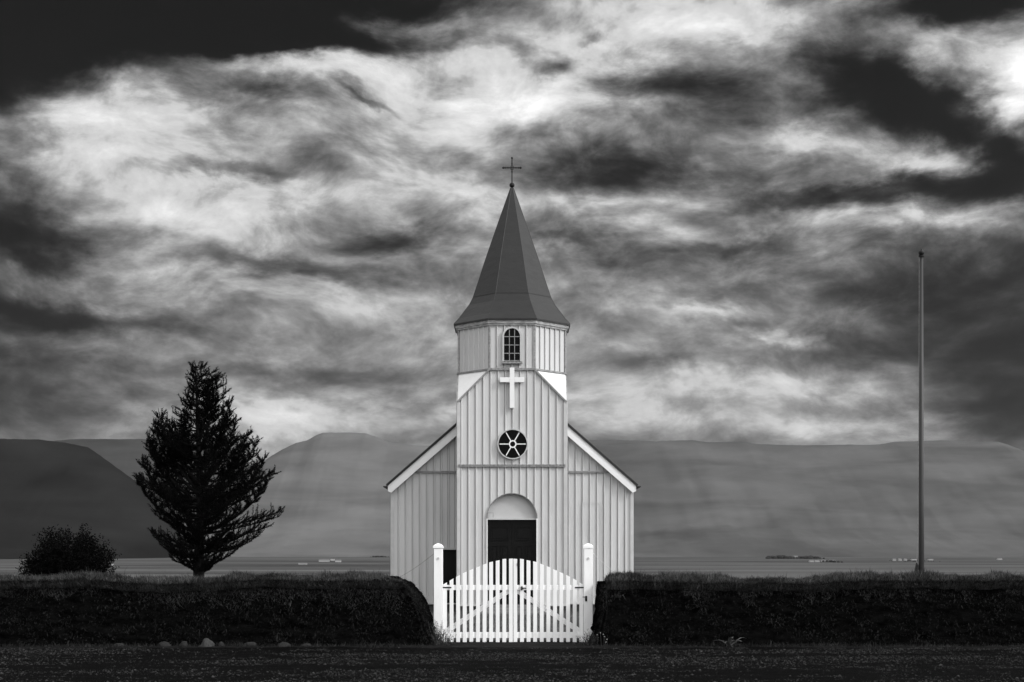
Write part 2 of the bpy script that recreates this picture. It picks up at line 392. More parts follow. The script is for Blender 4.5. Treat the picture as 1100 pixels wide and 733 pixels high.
M5 = [(560,500),(600,478),(630,473),(655,472.5),(700,474),(740,478),(800,500),(900,560)]
mountain('hill', M1, 4600, 1500, mountain_mat('dark_slope', .006, .018), 1, foot=.2)
mountain('mountain', M2, 9200, 1200, mountain_mat('back_ridge', .03, .06), 2)
mountain('mountain', M3, 7800, 2300, mountain_mat('table_mountain', .090, .14), 3, foot=.24, gully=.5)
mountain('mountain', M4, 6900, 2600, mountain_mat('plateau_slope', .060, .105), 4, foot=.26)
mountain('mountain', M5, 9900, 1800, mountain_mat('far_ridge', .06, .09), 5)

# road of dark gravel and verge
road_m = mat('gravel_road', .003, .95, .7, 40, bump=1.0, bscale=75, spec=.03, detail=10)
nx, ny = 260, 140
X, Y = np.meshgrid(np.linspace(-13, 13, nx), np.linspace(15, 25.35, ny), indexing='ij')
Pn = np.stack([X.ravel(), Y.ravel(), np.zeros(X.size)], 1)
Zr = .012 + .010 * fbm(Pn * 3.0, 4, .6) + .016 * fbm(Pn * np.array([.25, 1.3, 1]), 3)
Zr = Zr.reshape(X.shape); Zr = np.maximum(Zr, .004)
road = arr_mesh('road', np.stack([X.ravel(), Y.ravel(), Zr.ravel()], 1), [grid_faces(nx, ny)], road_m, origin=(0, 20, 0), smooth=True); tag(road, kind='structure')
mb = MB(); mb.poly([(-60, 6, .004), (60, 6, .004), (60, 15.2, .004), (-60, 15.2, .004)]); mb.poly([(-60, 15.2, .004), (-13, 15.2, .004), (-13, 25.3, .004), (-60, 25.3, .004)]); mb.poly([(13, 15.2, .004), (60, 15.2, .004), (60, 25.3, .004), (13, 25.3, .004)])
tag(mb.build('road_far', road_m, origin=(0, 20, 0)), kind='structure').name = 'road'
# trodden earth in front of the gate
soil = mat('trodden_earth', .009, .95, .5, 6, bump=.8, spec=.05)
nx, ny = 60, 26
X, Y = np.meshgrid(np.linspace(-13, 13, nx), np.linspace(25.1, 27.3, ny), indexing='ij')
Pn = np.stack([X.ravel() * 2, Y.ravel() * 2, np.zeros(X.size)], 1)
Zs = (.028 + .012 * fbm(Pn, 3)).reshape(X.shape); Zs[:, 0] = -.01; Zs[:, -1] = .001
tag(arr_mesh('earth_verge', np.stack([X.ravel(), Y.ravel(), Zs.ravel()], 1), [grid_faces(nx, ny)], soil, origin=(0, 26, 0), smooth=True), kind='structure').name = 'verge'

# loose pebbles on the road
def rocks(n, pos, size, name, m, kind='stuff', flat=.6):
    base = np.array([(1, 0, 0), (0, 1, 0), (-1, 0, 0), (0, -1, 0), (0, 0, 1), (0, 0, -1)], float)
    fa = np.array([(0, 1, 4), (1, 2, 4), (2, 3, 4), (3, 0, 4), (1, 0, 5), (2, 1, 5), (3, 2, 5), (0, 3, 5)])
    V = base[None] * (1 + rng.uniform(-.35, .35, (n, 6, 1))) * size[:, None, None] * np.array([1, 1, flat])
    a = rng.uniform(0, 6.28, n); c, s = np.cos(a)[:, None], np.sin(a)[:, None]
    x = V[..., 0] * c - V[..., 1] * s; y = V[..., 0] * s + V[..., 1] * c
    V = np.stack([x, y, V[..., 2]], 2) + pos[:, None, :]
    FA = (fa[None] + (np.arange(n) * 6)[:, None, None]).reshape(-1, 3)
    return tag(arr_mesh(name, V.reshape(-1, 3), [FA], m, origin=(0, 20, 0)), kind=kind)
n = 110000
yy = 16.5 + 8.9 * rng.random(n) ** .9; xx = rng.uniform(-1, 1, n) * (yy * .37 + .8)
keep = vnoise(np.stack([xx * .35, yy * 1.5, yy * 0], 1)) + .8 * vnoise(np.stack([xx * 2, yy * 4, yy * 0 + 5], 1)) + rng.normal(0, .5, n) > -.25
xx, yy = xx[keep], yy[keep]; sz = np.minimum(.0035 + rng.exponential(.0040, len(xx)), .03)
rocks(len(xx), np.stack([xx, yy, .014 + sz * .2], 1), sz, 'gravel', pebblem)

# ================================================================== CHURCH
YT = 41.0; HT = 1.57; CY = YT + HT      # tower front, half width, axis
YN = 42.6; HN = 3.61; YE = 52.5         # nave front, half width, back
ZS = .26                                # bottom of the sheet metal
ch = empty('church', (0, 44, 0))
tag(ch, 'small white country church clad in ribbed sheet metal with a tower and pointed dark spire', 'church')
PITCH, DEP = .212, .036
def ribs(u0, u1, phase=0.0, extra=()):
    """breakpoints (u, depth)"""
    out = [(u0, 0.0)]
    k = math.floor((u0 - phase) / PITCH) - 1
    while True:
        c = phase + k * PITCH; k += 1
        if c > u1: break
        for du, d in ((-.040, 0), (-.036, -.035), (-.023, -.035), (-.018, DEP), (.012, DEP), (.022, 0)):
            if u0 + .005 < c + du < u1 - .005: out.append((c + du, d))
    out.append((u1, 0.0)); out.sort()
    if extra:
        us = [o[0] for o in out]; ds_ = [o[1] for o in out]
        for e in extra:
            if u0 < e < u1: out.append((e, float(np.interp(e, us, ds_))))
        out.sort()
    return out
def clad(mb, O, U, Nn, u0, u1, bot, top, phase=0.0, extra=()):
    O = Vector(O); U = Vector(U); Nn = Vector(Nn); Zv = Vector((0, 0, 1))
    pr = ribs(u0, u1, phase, extra)
    for (a, da), (b, db) in zip(pr[:-1], pr[1:]):
        if b - a < 1e-6: continue
        e = 1e-5
        za0, zb0 = bot(a + e), bot(b - e); za1, zb1 = top(a + e), top(b - e)
        if za1 - za0 < 1e-3 and zb1 - zb0 < 1e-3: continue
        P = lambda u, d, z: O + U * u + Nn * d + Zv * z
        mb.poly([P(a, da, za0), P(b, db, zb0), P(b, db, zb1), P(a, da, za1)])
# tower cladding ------------------------------------------------
Z1 = 6.11; Z2 = 7.05; ZB = 8.31; r8 = HT; s8 = HT * math.tan(math.pi / 8)
DR, DZ = .735, 2.75                     # door half width, springing
def fbot(u):
    if abs(u) < DR: return DZ + math.sqrt(max(0, DR * DR - u * u))
    return ZS
def ftop(u):
    a = abs(u)
    return Z2 if a <= s8 else Z2 - (a - s8) / (HT - s8) * (Z2 - Z1)
ex = [DR * math.sin(k * math.pi / 32) for k in range(-15, 16)] + [-DR, DR, -s8, s8]
FL = 4.27
tw = MB()
clad(tw, (0, YT, 0), (1, 0, 0), (0, -1, 0), -HT, HT, fbot, lambda u: FL, .03, ex)
clad(tw, (0, YT + .004, 0), (1, 0, 0), (0, -1, 0), -HT, HT, lambda u: FL, ftop, .03, [-s8, s8])
for sx in (-1, 1):
    clad(tw, (sx * HT, YT + HT, 0), (0, sx, 0), (sx, 0, 0), -HT, HT, lambda u: ZS, lambda u: (Z2 if abs(u) <= s8 else Z2 - (abs(u) - s8) / (HT - s8) * (Z2 - Z1)), 0)
tw.poly([(HT, YT + 2 * HT, ZS), (-HT, YT + 2 * HT, ZS), (-HT, YT + 2 * HT, Z1), (-s8, YT + 2 * HT, Z2), (s8, YT + 2 * HT, Z2), (HT, YT + 2 * HT, Z1)])
tower = tw.build('tower_wall', siding, ch)
# corner boards
for sx in (-1, 1):
    m_ = MB(); xa, xb = sorted((sx * (HT + .012), sx * (HT - .085)))
    m_.box(xa, xb, YT - .045, YT + .05, ZS, Z1 - .01); m_.build('corner_board', trim, ch)
# flashing across the tower
m_ = MB(); m_.box(-HT + .03, HT - .03, YT - .075, YT + .01, FL - .035, FL + .03)
k = -HT + .05
while k < HT - .05:
    m_.box(k, k + .05, YT - .085, YT - .073, FL + .0, FL + .038); k += .1
m_.build('flashing', flash, ch)
# sloping verge trims at the top of the tower front
for sx in (-1, 1):
    m_ = MB(); m_.bar((sx * (HT + .01), YT - .02, Z1 - .01), (sx * s8, YT - .02, Z2 - .01), .05, .09); m_.build('verge_trim', flash, ch)
m_ = MB(); m_.box(-s8 - .02, s8 + .02, YT - .07, YT + .005, Z2 - .03, Z2 + .03); m_.build('flashing', flash, ch)
# broaches (white sloping corner sheets)
c8 = [(s8, -r8), (r8, -s8), (r8, s8), (s8, r8), (-s8, r8), (-r8, s8), (-r8, -s8), (-s8, -r8)]
for sx in (-1, 1):
    for sy in (-1, 1):
        m_ = MB(); a = (sx * HT, CY + sy * HT, Z1); b = (sx * s8, CY + sy * r8, Z2); c = (sx * r8, CY + sy * s8, Z2)
        m_.poly([a, b, c]); m_.poly([(sx * s8, CY + sy * s8, Z1), b, c])
        m_.build('broach', white, ch)
# octagonal belfry
bf = MB()
for k in range(8):
    a = c8[k]; b = c8[(k + 1) % 8]
    mid = Vector(((a[0] + b[0]) / 2, CY + (a[1] + b[1]) / 2, 0)); U = Vector((b[0] - a[0], b[1] - a[1], 0)).normalized(); Nn = Vector((mid.x, mid.y - CY, 0)).normalized()
    clad(bf, mid - Nn * .005, U, Nn, -s8, s8, lambda u: Z2 - .05, lambda u: ZB + .02, .0)
belfry = bf.build('belfry_wall', siding, ch)
for a in c8:
    m_ = MB()
    v = Vector((a[0], a[1])).normalized()
    p_ = (a[0] - v.x * .01, CY + a[1] - v.y * .01)
    m_.tube([(p_[0], p_[1], Z2 - .04), (p_[0], p_[1], ZB)], .042, 6)
    m_.build('corner_strip', flash, belfry)
m_ = MB()
for k in range(8):
    if k in (7,): continue
    a = c8[k]; b = c8[(k + 1) % 8]
    m_.bar((a[0] * 1.018, CY + a[1] * 1.018, Z2 - .005), (b[0] * 1.018, CY + b[1] * 1.018, Z2 - .005), .06, .05, (0, 0, 1))
m_.build('base_flashing', flash, belfry)
def octring(mb, r0, z0, r1, z1):
    t = math.tan(math.pi / 8)
    def o(r): return [(t * r, -r), (r, -t * r), (r, t * r), (t * r, r), (-t * r, r), (-r, t * r), (-r, -t * r), (-t * r, -r)]
    A = o(r0); B = o(r1)
    for k in range(8):
        a, b, c, d = A[k], A[(k + 1) % 8], B[(k + 1) % 8], B[k]
        mb.poly([(a[0], CY + a[1], z0), (b[0], CY + b[1], z0), (c[0], CY + c[1], z1), (d[0], CY + d[1], z1)])
m_ = MB()
for (r0, z0, r1, z1) in ((1.55, ZB, 1.62, ZB), (1.62, ZB, 1.635, ZB + .05), (1.635, ZB + .05, 1.66, ZB + .055), (1.66, ZB + .055, 1.675, ZB + .15)): octring(m_, r0, z0, r1, z1)
m_.build('cornice', cornice, ch)
# spire
sp_ = MB(); prof = [(1.60, 8.455), (1.715, 8.455), (1.715, 8.50), (1.56, 8.68), (1.42, 8.88), (1.27, 9.09), (1.16, 9.31), (.985, 9.85), (.81, 10.42), (.43, 11.56), (.05, 12.68)]
for (r0, z0), (r1, z1) in zip(prof[:-1], prof[1:]):
    n_ = 3 if z0 > 9.2 else 1
    for i in range(n_): octring(sp_, r0 + (r1 - r0) * i / n_, z0 + (z1 - z0) * i / n_, r0 + (r1 - r0) * (i + 1) / n_, z0 + (z1 - z0) * (i + 1) / n_)
spire = sp_.build('spire', spirem, ch)
m_ = MB(); t8 = math.tan(math.pi / 8)
for k in range(8):
    pts = []
    for r, z in prof[2:]:
        o8 = [(t8 * r, -r), (r, -t8 * r), (r, t8 * r), (t8 * r, r), (-t8 * r, r), (-r, t8 * r), (-r, -t8 * r), (-t8 * r, -r)][k]
        pts.append((o8[0], CY + o8[1], z))
    m_.tube(pts, .006, 6)
m_.build('ridge_cap', spirem, spire)
for zz in (9.33,):
    m_ = MB(); r = np.interp(zz, [p[1] for p in prof[2:]], [p[0] for p in prof[2:]]); octring(m_, r + .008, zz - .012, r + .006, zz + .012); octring(m_, r + .006, zz + .012, r - .02, zz + .016); octring(m_, r - .02, zz - .016, r + .008, zz - .012)
    m_.build('sheet_seam', spirem, spire)
m_ = MB(); m_.tube([(0, CY, 12.60), (0, CY, 12.70)], [.07, .035], 10); m_.ball((0, CY, 12.77), .078, 16, 10); m_.build('finial_ball', ironm, spire, smooth=True)
m_ = MB(); m_.tube([(0, CY, 12.8), (0, CY, 13.56)], .017, 8); m_.tube([(-.25, CY, 13.29), (.25, CY, 13.29)], .017, 8)
for p_ in ((-.26, 13.29), (.26, 13.29), (0, 13.58)): m_.ball((p_[0], CY, p_[1]), .034, 10, 6)
for p_ in ((-.12, 13.29), (.12, 13.29), (0, 13.41), (0, 13.17), (-.2, 13.29), (.2, 13.29)): m_.ball((p_[0], CY, p_[1]), .027, 8, 6)
ringp = [(.06 * math.cos(a), CY, 13.29 + .06 * math.sin(a)) for a in np.linspace(0, 2 * math.pi, 17)]; m_.tube(ringp, .008, 6, False)
m_.build('finial_cross', ironm, spire)
# wall cross
m_ = MB(); m_.box(-.067, .067, YT - .16, YT - .06, 5.92, 7.08); m_.box(-.35, -.068, YT - .158, YT - .062, 6.66, 6.80); m_.box(.068, .35, YT - .158, YT - .062, 6.66, 6.80)
tag(m_.build('wall_cross', white, ch, bevel=.006))
# round window
WC = (0.02, 4.89)
def circ(r, n=33, c=WC): return [(c[0] + r * math.cos(a), c[1] + r * math.sin(a)) for a in np.linspace(0, 2 * math.pi, n)]
m_ = MB(); m_.prism(circ(.42)[:-1], YT - .055, YT - .03); rw = m_.build('round_window', glassm, ch)
m_ = MB(); m_.ring(circ(.44, 49), circ(.408, 49), YT - .11, YT - .01); m_.build('frame', trim, rw)
m_ = MB(); m_.ring(circ(.112), circ(.075), YT - .085, YT - .056)
for k in range(6):
    a = k * math.pi / 3; m_.bar((WC[0] + .11 * math.cos(a), YT - .07, WC[1] + .11 * math.sin(a)), (WC[0] + .38 * math.cos(a), YT - .07, WC[1] + .38 * math.sin(a)), .028, .028)
m_.build('glazing_bars', white, rw)
# belfry window
bw, z0w, z1w = .235, 7.27, 7.99
def archo(r, z0, z1, n=17, cx=0): return [(cx - r, z0)] + [(cx - r * math.cos(a), z1 + r * math.sin(a)) for a in np.linspace(0, math.pi, n)] + [(cx + r, z0)]
m_ = MB(); m_.prism(archo(bw, z0w, z1w), YT - .06, YT - .04); wn = m_.build('belfry_window', glassm, ch)
m_ = MB(); m_.ring(archo(bw + .04, z0w, z1w), archo(bw - .005, z0w, z1w), YT - .10, YT - .03); m_.build('frame', trim, wn)
m_ = MB()
for x in (-.075, .075): m_.box(x - .010, x + .010, YT - .08, YT - .061, z0w, z1w + .2)
for z in (7.27 + .02, 7.50, 7.74, 7.98): m_.box(-bw, bw, YT - .083, YT - .062, z - .011, z + .011)
m_.build('glazing_bars', flash, wn)
m_ = MB(); m_.box(-.30, .30, YT - .15, YT - .03, 7.20, 7.255); m_.build('sill', flash, wn)
# door recess, arch panel, double door
YD = YT + .20
m_ = MB(); m_.ring(archo(DR, DZ, DZ, 33)[1:-1], archo(DR - .02, DZ, DZ, 33)[1:-1], YT - .045, YD + .05); m_.build('arch_edge', flash, ch)  # arch edge coloured darker than the jambs, painting in the recess's shaded outline
for sx in (-1, 1):
    m_ = MB(); xa, xb = sorted((sx * DR, sx * (DR - .03))); m_.box(xa, xb, YT - .05, YD + .05, ZS, DZ - .003); m_.build('door_jamb', white, ch)
m_ = MB(); m_.prism(archo(DR - .02, DZ + .0, DZ, 33)[1:-1], YT + .15, YT + .18); m_.build('arch_panel', tymp, ch)
m_ = MB(); m_.box(-DR + .02, DR - .02, YT + .02, YT + .14, DZ - .035, DZ + .0); m_.build('transom', trim, ch)
for sx in (-1, 1):
    m_ = MB(); xa, xb = sorted((sx * .006, sx * (DR - .02))); m_.box(xa, xb, YD, YD + .06, .30, DZ - .036); dr = m_.build('door', doorm, ch)
    c = (xa + xb) / 2; m_ = MB()
    for (x0, x1, z0, z1) in ((xa + .09, xb - .09, 2.12, 2.52), (xa + .09, c - .04, 1.15, 1.98), (c + .04, xb - .09, 1.15, 1.98), (xa + .09, xb - .09, .45, 1.02)):
        o_ = [(x0, z0), (x1, z0), (x1, z1), (x0, z1), (x0, z0)]; i_ = [(x0 + .03, z0 + .03), (x1 - .03, z0 + .03), (x1 - .03, z1 - .03), (x0 + .03, z1 - .03), (x0 + .03, z0 + .03)]
        m_.ring(o_, i_, YD - .030, YD + .002); m_.box(x0 + .06, x1 - .06, YD - .022, YD + .003, z0 + .06, z1 - .06)
    m_.build('panels', doorm, dr)
    if sx == 1:
        m_ = MB(); m_.tube([(.07, YD - .07, 1.28), (.07, YD - .07, 1.40)], .012, 8); m_.ball((.07, YD - .05, 1.34), .03, 10, 6); m_.build('handle', mat('brass', .35, .3, .1, 5, metal=.6), dr, smooth=True)
# small bracket beside the door head
m_ = MB(); b0 = (-DR + .045, YT - .06, DZ + .02)
m_.tube([(b0[0], YT - .02, b0[2]), (b0[0], YT - .10, b0[2]), (b0[0], YT - .10, b0[2] + .14), (b0[0] + .15, YT - .10, b0[2] + .14), (b0[0] + .15, YT - .10, b0[2] + .0)], .009, 6); m_.build('bracket', flash, ch)
# foundation
m_ = MB(); m_.box(-HT + .04, HT - .04, YT + .03, YT + 2 * HT, -.1, ZS - .004); m_.box(-HN + .04, HN - .04, YN + .04, YE - .04, -.1, ZS - .008); m_.build('foundation', concrete, ch)
m_ = MB(); m_.box(-HT - .01, HT + .01, YT - .06, YT + .03, ZS - .035, ZS + .006)
for sx in (-1, 1):
    xa, xb = sorted((sx * (HT + .02), sx * (HN + .01))); m_.box(xa, xb, YN - .06, YN + .03, ZS - .035, ZS + .004)
m_.build('drip_board', trim, ch)
# steps
for k, (y0, z1) in enumerate(((YT - .34, .27), (YT - .64, .18), (YT - .94, .09))):
    m_ = MB(); m_.box(-.95 - .05 * k, .95 + .05 * k, y0, YT - .062 if k == 0 else y0 + .302, -.05, z1); m_.build('step', stepm, ch, bevel=.012)
# inner cores so nothing is hollow
m_ = MB(); m_.box(-HT + .05, HT - .05, YT + .27, YT + 2 * HT - .05, ZS, Z1 - .02); m_.build('tower_core', darktrim, ch)
# nave -----------------------------------------------------------
SL = .873; ZR0 = 3.80 + 3.74 * SL - .05      # underside line at the ridge
def ntop(u): return ZR0 - .10 - abs(u) * SL
nv = MB(); FN = 4.19
SD = (-2.22, -HT - .03, 1.86)                # low side door in the left wing: x0, x1, top
def nbot(u): return SD[2] if SD[0] < u < SD[1] else ZS
for sx in (-1, 1):
    u0, u1 = sorted((sx * (HT - .05), sx * HN))
    ex = [sx * (ZR0 - .10 - FN) / SL] + ([SD[0], SD[1]] if sx < 0 else [])
    clad(nv, (0, YN, 0), (1, 0, 0), (0, -1, 0), u0, u1, nbot, lambda u: min(ntop(u), FN), .01, ex)
    clad(nv, (0, YN + .003, 0), (1, 0, 0), (0, -1, 0), u0, u1, lambda u: FN, ntop, .01, ex)
    clad(nv, (sx * HN, (YN + YE) / 2, 0), (0, sx, 0), (sx, 0, 0), -(YE - YN) / 2, (YE - YN) / 2, lambda u: ZS, lambda u: ntop(HN))
nv.poly([(HN, YE, ZS), (-HN, YE, ZS), (-HN, YE, ntop(HN)), (0, YE, ntop(0)), (HN, YE, ntop(HN))])
nave = nv.build('nave_wall', siding, ch)
m_ = MB(); m_.prism([(-HN + .06, ZS), (HN - .06, ZS), (HN - .06, ntop(HN) - .1), (0, ntop(0) - .15), (-HN + .06, ntop(HN) - .1)], YN + .30, YE - .08); m_.build('nave_core', darktrim, ch)
for sx in (-1, 1):
    m_ = MB(); xa, xb = sorted((sx * (HN + .012), sx * (HN - .07))); m_.box(xa, xb, YN - .045, YN + .05, ZS, ntop(HN) + .03); m_.build('corner_board', trim, ch)
    m_ = MB(); u1 = (ZR0 - .12 - FN) / SL; xa, xb = sorted((sx * (HT + .02), sx * u1)); m_.box(xa, xb, YN - .07, YN + .008, FN - .03, FN + .025); m_.build('flashing', flash, ch)
# side door
m_ = MB(); m_.box(SD[0], SD[1], YN + .16, YN + .20, ZS, SD[2]); sd_ = m_.build('side_door', doorm, ch)
m_ = MB(); m_.box(SD[0] - .03, SD[1] + .02, YN - .06, YN + .03, SD[2], SD[2] + .05); m_.build('lintel', trim, sd_)
# blocked opening on the right wing
m_ = MB()
z0b, z1b, x0b, x1b = .9, 3.27, 2.10, 2.70
m_.box(x0b, x1b, YN - .046, YN - .036, z1b - .012, z1b); m_.box(x0b, x0b + .012, YN - .046, YN - .036, z0b, z1b - .013); m_.box(x1b - .012, x1b, YN - .046, YN - .036, z0b, z1b - .013)
m_.build('blocked_opening_outline', trim, ch)
# small bolts / marks
# roof
TH = .045; ov = .22
for sx in (-1, 1):
    xo = sx * 3.74; zt = 3.80; zr = 3.80 + 3.74 * SL
    m_ = MB(); m_.prism([(0, zr), (xo, zt), (xo, zt - TH * 1.3), (0, zr - TH * 1.3)], YN - ov, YE + .2)
    k_ = YN - ov + .1
    while k_ < YE + .2:
        m_.bar((0, k_, zr + .012), (xo, k_, zt + .012), .04, .03, (0, 1, 0)) ; k_ += .4
    rf = m_.build('roof', roofm, ch)
    dz = .30
    m_ = MB(); m_.prism([(0, zr - .062), (sx * 3.70, zt + .04 * SL - .062), (sx * 3.70, zt + .04 * SL - .062 - .17), (sx * 3.60, zt + .14 * SL - .062 - .30), (0, zr - .062 - dz)], YN - ov + .02, YN - ov + .06)
    m_.build('bargeboard', white, rf)
    m_ = MB(); m_.prism([(sx * 0, zr - .065 - dz + .02), (sx * 3.58, zt + .16 * SL - .062 - dz + .02), (sx * 3.58, zt + .16 * SL - dz - .02), (0, zr - dz - .02)], YN - ov + .062, YN - .002); m_.build('soffit', trim, rf)
    m_ = MB(); g0 = [(xo + sx * (.045 + .055 * math.cos(a)), zt - .045 + .055 * math.sin(a)) for a in np.linspace(math.pi, 2 * math.pi, 9)]; g1 = [(xo + sx * (.045 + .042 * math.cos(a)), zt - .045 + .042 * math.sin(a)) for a in np.linspace(math.pi, 2 * math.pi, 9)]
    m_.ring(g0, g1, YN - ov - .02, YE + .2); m_.prism(g0, YN - ov - .03, YN - ov - .02); m_.build('gutter', darktrim, rf)
    m_ = MB(); m_.bar((0, YN - ov - .004, zr - .03), (xo, YN - ov - .004, zt - .03), .065, .02, (0, 1, 0)); m_.build('roof_edge', darktrim, rf)

# ================================================================== GATE
YG = 26.6; S = F / YG; GX = 1.3 / S
def post(px, label, sx):
    x = (px - 550) / S; o = empty('gate_post', (x, YG + .03, 0)); tag(o, label, 'gate post', 'white gate posts either side of the picket gate')
    m_ = MB(); h = .083; m_.box(x - h, x + h, YG - .05, YG + .116, -.2, 1.78); m_.build('shaft', whitegate, o, bevel=.008)
    m_ = MB(); m_.box(x - h - .012, x + h + .012, YG - .062, YG + .128, 1.79, 1.83)
    i = len(m_.v); c = YG + .033
    for r, z in ((.093, 1.831), (.055, 1.862), (.012, 1.882)): m_.v += [(x - r, c - r, z), (x + r, c - r, z), (x + r, c + r, z), (x - r, c + r, z)]
    for k in range(2):
        for j in range(4): a = i + k * 4 + j; b = i + k * 4 + (j + 1) % 4; m_.f.append((a, b, b + 4, a + 4))
    m_.f.append((i + 8, i + 9, i + 10, i + 11)); m_.build('cap', whitegate, o)
    m_ = MB(); m_.tube([(x, YG - .052, 1.60), (x, YG - .065, 1.60)], .022, 12); m_.build('bolt', trim, o)
    return o
post(470.8, 'left white square gate post with a wire running down to the turf wall', -1)
pr_ = post(631.8, 'right white square gate post with a dark latch plate on its face', 1)
m_ = MB(); x = (628.5 - 550) / S; m_.box(x, x + .035, YG - .062, YG - .05, .80, .90); m_.tube([(x + .0, YG - .07, .88), (x - .05, YG - .07, .88)], .008, 6); m_.build('latch_plate', ironm, pr_)
tops = lambda px: 1.6 - (np.interp(abs(px - 551), [0, 10, 25, 40, 55, 65, 75], [600.2, 600.8, 604, 610, 616.5, 622, 628]) - 600) / S
def leaf(side, label):
    pxs = [478 + 7.08 * k for k in range(11)] if side < 0 else [553.6 + 7.08 * k for k in range(11)]
    x0 = (pxs[0] - 550) / S; x1 = (pxs[-1] - 550) / S
    o = empty('gate_leaf', (x0 if side < 0 else x1, YG, 0)); tag(o, label, 'gate', 'two leaves of the white picket gate')
    for px in pxs:
        x = (px - 550) / S; h = .036; j = random.uniform(-.004, .004); zt = tops(px) + j; sl_ = (tops(px + 2) - tops(px - 2)) / 2
        m_ = MB(); b = .035 + random.uniform(-.006, .006); dx = random.uniform(-.003, .003)
        m_.prism([(x - h, b), (x + h, b), (x + h + dx, zt + sl_), (x + dx - h, zt - sl_)], YG - .011, YG + .011); m_.build('picket', whitegate, o, bevel=.003)
    for zc, hh in ((1.055, .048), (.165, .055)):
        m_ = MB(); m_.box(x0 - .02, x1 + .02, YG + .013, YG + .045, zc - hh, zc + hh); m_.build('rail', whitegate, o, bevel=.004)
    xa, xb = (x0, x1) if side < 0 else (x1, x0)
    m_ = MB(); m_.bar((xa, YG + .06, .22), (xb, YG + .06, 1.02), .095, .026, (0, 1, 0)); m_.build('brace', whitegate, o)
    for zc in (1.055, .165):
        m_ = MB(); xh = xa + side * .02; xl, xr = sorted((xh + side * .06, xh - side * .14)); m_.box(xl, xr, YG - .017, YG - .012, zc - .012, zc + .012); m_.tube([(xh + side * .045, YG - .014, zc - .03), (xh + side * .045, YG - .014, zc + .03)], .010, 8); m_.build('hinge', ironm if zc > .5 else whitegate, o)
    if side > 0:
        m_ = MB(); z = 1.6 - 32 / S; xx = (560 - 550) / S; m_.tube([(xx, YG - .03, z), (xx + .09, YG - .03, z)], .011, 8); m_.box(xx - .006, xx + .024, YG - .05, YG - .012, z - .035, z + .035); m_.build('latch', ironm, o)
        m_ = MB(); m_.tube([((556 - 550) / S, YG - .02, 1.6 - 5 / S), ((556 - 550) / S, YG - .02, 1.6 - 8 / S)], .010, 8); m_.build('catch', ironm, o)
    return o
leaf(-1, 'left leaf of the white picket gate, without a latch')
leaf(1, 'right leaf of the white picket gate, with the dark latch')
def wire(a, b, label):
    m_ = MB(); a = Vector(a); b = Vector(b); pts = [a.lerp(b, t) - Vector((0, 0, .05 * math.sin(math.pi * t))) for t in np.linspace(0, 1, 9)]
    m_.tube(pts, .0055, 5); m_.ball(a, .018, 8, 6)
    tag(m_.build('guy_wire', flash if b.x < 0 else trim, origin=a), label, 'wire')
wire((-1.455, YG + .03, 1.69), (-2.42, YG + .1, 1.10), 'thin dark wire sloping from the left gate post to the turf wall')
wire((1.52, YG + .03, 1.68), (2.38, YG + .1, 1.06), 'thin pale wire sloping from the right gate post to the turf wall')

# ================================================================== BLADES
def blades(base, h, lean, width, droop=.25):
    """three-level tapered blades; base (n,3), h (n), lean (n,3) horizontal-ish offset of the tip"""
    n = len(base); a = rng.uniform(0, math.pi, n); sx = np.stack([np.cos(a), np.sin(a) * .6, np.zeros(n)], 1) * (width / 2)[:, None]
    up = np.zeros((n, 3)); up[:, 2] = h
    mid = base + up * .55 + lean * .3; tip = base + up * (1 - droop * rng.random(n))[:, None] + lean
    V = np.stack([base - sx, base + sx, mid + sx * .75, mid - sx * .75, tip], 1).reshape(-1, 3)
    i = (np.arange(n) * 5)[:, None]
    return V, [i + np.array([[0, 1, 2, 3]]), i + np.array([[3, 2, 4]])]

